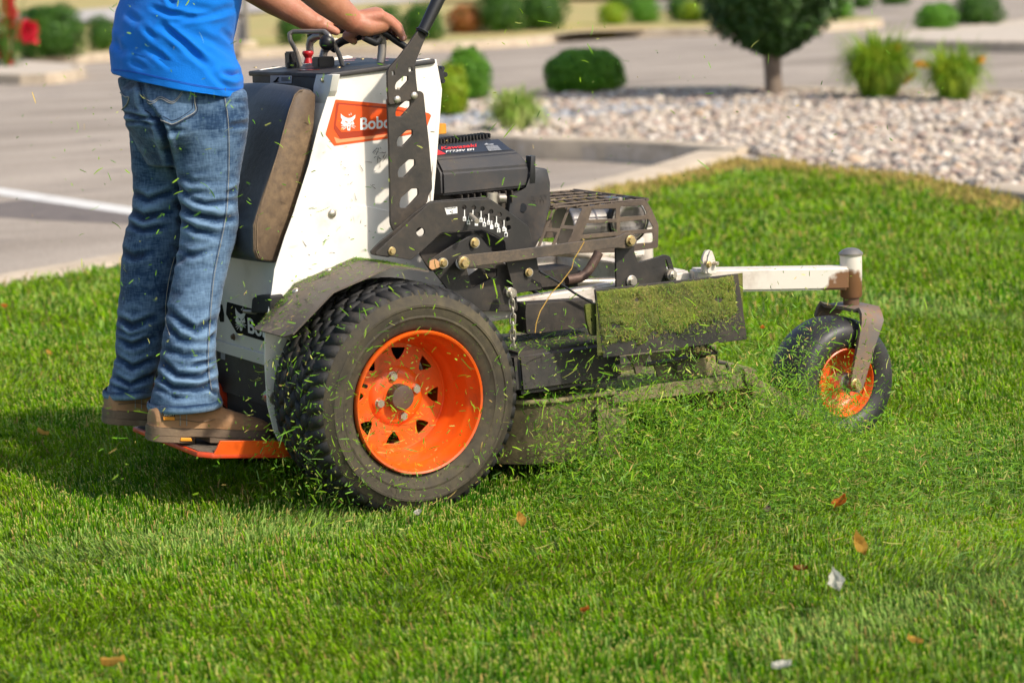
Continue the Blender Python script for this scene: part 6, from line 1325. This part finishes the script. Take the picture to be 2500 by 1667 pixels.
# ---- tree with clipped crown
tb = onZ('J', 1778, 216, 0); tree = empty('clipped_tree', tb); tag(tree, 'small round-crowned tree with bare trunk standing in the white stones', 'tree')
dep = (tb-CAM).dot(F_); ps = dep/(FPX*.9408)
tube('trunk', [tb+Vector((0, 0, -.03)), tb+Vector((0, 0, .04)), tb+Vector((-.01, 0, .15)), tb+Vector((-.015, 0, .3)), tb+Vector((-.02, 0, .5)), tb+Vector((-.02, 0, .9)), tb+Vector((0, 0, 1.8))], .078, 'bark', tree, taper=[1.25, 1.1, 1.0, 1.05, 1.25, 1.0, .5])
lb = bmesh.new()
for k in range(14):
    a = 2.4*k; z0 = .42+.07*k; p0 = tb+Vector((0, 0, z0)); p1 = p0+Vector((math.cos(a)*.7, math.sin(a)*.7, .75+.03*k)); d = p1-p0; bmesh.ops.create_cone(lb, cap_ends=False, segments=8, radius1=.03, radius2=.008, depth=d.length, matrix=Matrix.Translation((p0+p1)/2) @ d.to_track_quat('Z', 'Y').to_matrix().to_4x4())
link('limb', from_bm(lb, 'limb'), 'limb', tree)
n = 26000; z = rng.uniform(.38, 2.9, n); zz = (z-.42)/2.48; prof_r = np.interp(z, [.38, .44, .52, .62, .74, .86, 1.1, 1.5, 1.9, 2.3, 2.7, 2.9], [.10, .26, .40, .52, .60, .66, .80, .92, .9, .78, .45, .1]); a = rng.uniform(0, 6.283, n)
lump = np.array([1+.22*noise.noise(Vector((math.cos(t)*2, math.sin(t)*2, h*2.5)))+.2*noise.noise(Vector((math.cos(t)*5, math.sin(t)*5, h*6))) for t, h in zip(a, z)]); r = prof_r*lump*np.sqrt(rng.uniform(.30, 1, n))
pts_ = np.c_[tb.x+r*np.cos(a), tb.y+r*np.sin(a), z+.03*np.sin(a*7)]; nr = np.c_[np.cos(a), np.sin(a), np.full(n, .3)]; link('crown', leafmesh('crown', pts_, nr, .075, rng, .6), 'leaf_tree', tree)
# ---- grassy plants
def clump(x, y, wpx, hpx, m, label, n, cat='plant', flowers=(), arch=1., bw=.014, name='lily_clump', group=None, fm='petal_or', upright=False):
    p = onZ('J', x, y, 0); dep = (p-CAM).dot(F_); s = dep/(FPX*.9408); W2, Hh = wpx*s/2*1.3, hpx*s*1.1; e_ = empty(name, (p.x, p.y, 0)); tag(e_, label, cat, group); V = []; Fc = []
    for k in range(n):
        a = rng.uniform(0, 6.283); b0 = rng.uniform(0, W2*.35); rr = W2*rng.uniform(.3, 1.12); H = Hh*rng.uniform(.7, 1.35); ex = rng.uniform(.95, 1.95); sx, sy = -math.sin(a), math.cos(a); i0 = len(V)
        for j in range(7):
            t = j/6; rad_ = b0+(rr-b0)*t**.95*(.55 if upright else 1); z = H*(t*2.0-t*t*1.0*ex*arch) if arch else H*t; w_ = bw*(1-t*.85)*(.6+.8*t*(1-t)*2); cx__, cy__ = math.cos(a)*rad_, math.sin(a)*rad_
            V += [(cx__-sx*w_, cy__-sy*w_, max(z, 0)), (cx__+sx*w_, cy__+sy*w_, max(z, 0))]
        for j in range(6): q = i0+2*j; Fc.append((q, q+1, q+3, q+2))
    link('leaves', mesh_np('leaves', V, Fc), m, e_, loc=(p.x, p.y, 0))
    for fx, fy, fs in flowers:
        d = ray('J', fx, fy); pf_ = CAM+d*((p-CAM).dot(F_)/d.dot(F_)); bm = bmesh.new()
        for q in range(6):
            a = q*pi/3; u = Vector((math.cos(a), math.sin(a), 0)); v_ = Vector((-u.y, u.x, 0)); vs = [bm.verts.new(c_) for c_ in (Vector((0, 0, -.02))*fs, (u*.03+v_*.018+Vector((0, 0, .012)))*fs, (u*.062+Vector((0, 0, .01)))*fs, (u*.03-v_*.018+Vector((0, 0, .012)))*fs)]; bm.faces.new(vs)
        o = link('flower', from_bm(bm, 'flower', None), fm, e_, loc=pf_); o.rotation_euler = (random.uniform(.3, 1), random.uniform(-.5, .5), random.uniform(0, 6))
        tube('flower_stalk', [(p.x, p.y, 0), (pf_.x*.5+p.x*.5, pf_.y*.5+p.y*.5, pf_.z*.6), pf_], .004, m, e_)
    return e_
clump(2020, 222, 185, 112, 'leaf_lily', 'wide lily clump with orange flowers right of the tree', 1000, flowers=[(2057, 113, 1.2), (2000, 136, 1.1), (2032, 152, 1.2), (2110, 150, 1.2), (2128, 153, 1.1), (2093, 178, 1.2), (1995, 150, .8), (2080, 190, .8)])
clump(2190, 228, 150, 98, 'leaf_lily', 'smaller lily clump with one orange flower near the right edge', 700, flowers=[(2250, 143, 1.3), (2205, 200, .8)])
clump(1183, 296, 135, 78, 'leaf_pale', 'pale yellow striped grass clump spilling over the stone bed kerb', 420, name='striped_grass_clump', arch=1.1, bw=.016)
clump(12, 152, 190, 150, 'leaf_dark', 'red flowering plant at the left edge, in front of the dark shrub', 55, name='red_flowering_plant', fm='petal_red', upright=True, arch=.8, flowers=[(x+random.uniform(-9, 9), y+random.uniform(-9, 9), 2.0) for x, y in [(18, 5)]*7+[(22, 25)]*7+[(28, 40)]*4+[(15, 55)]*3+[(48, 75)]*6+[(68, 62)]*6+[(74, 85)]*6+[(8, 118)]*5+[(15, 136)]*5+[(5, 85)]*2])
# ---- lamp post behind the person and yellow hydrant-like bollard are thin verticals at the far kerb
pb_ = onZ('J', 567, 108, 0); lp = empty('lamp_post', pb_); tag(lp, 'pale lamp post on a round concrete footing behind the blue shirt', 'lamp post')
lathe('footing', [(.001, .1), (.16, .1), (.18, .08), (.18, -.1)], pb_, 'concrete', lp, 24, axis='Z'); lathe('pole', [(.055, .08), (.055, 6.2)][::-1], pb_, 'tube', lp, 16, axis='Z'); box('lamp_head', pb_+Vector((.4, 0, 6.2)), (.9, .25, .12), 'tube', lp)
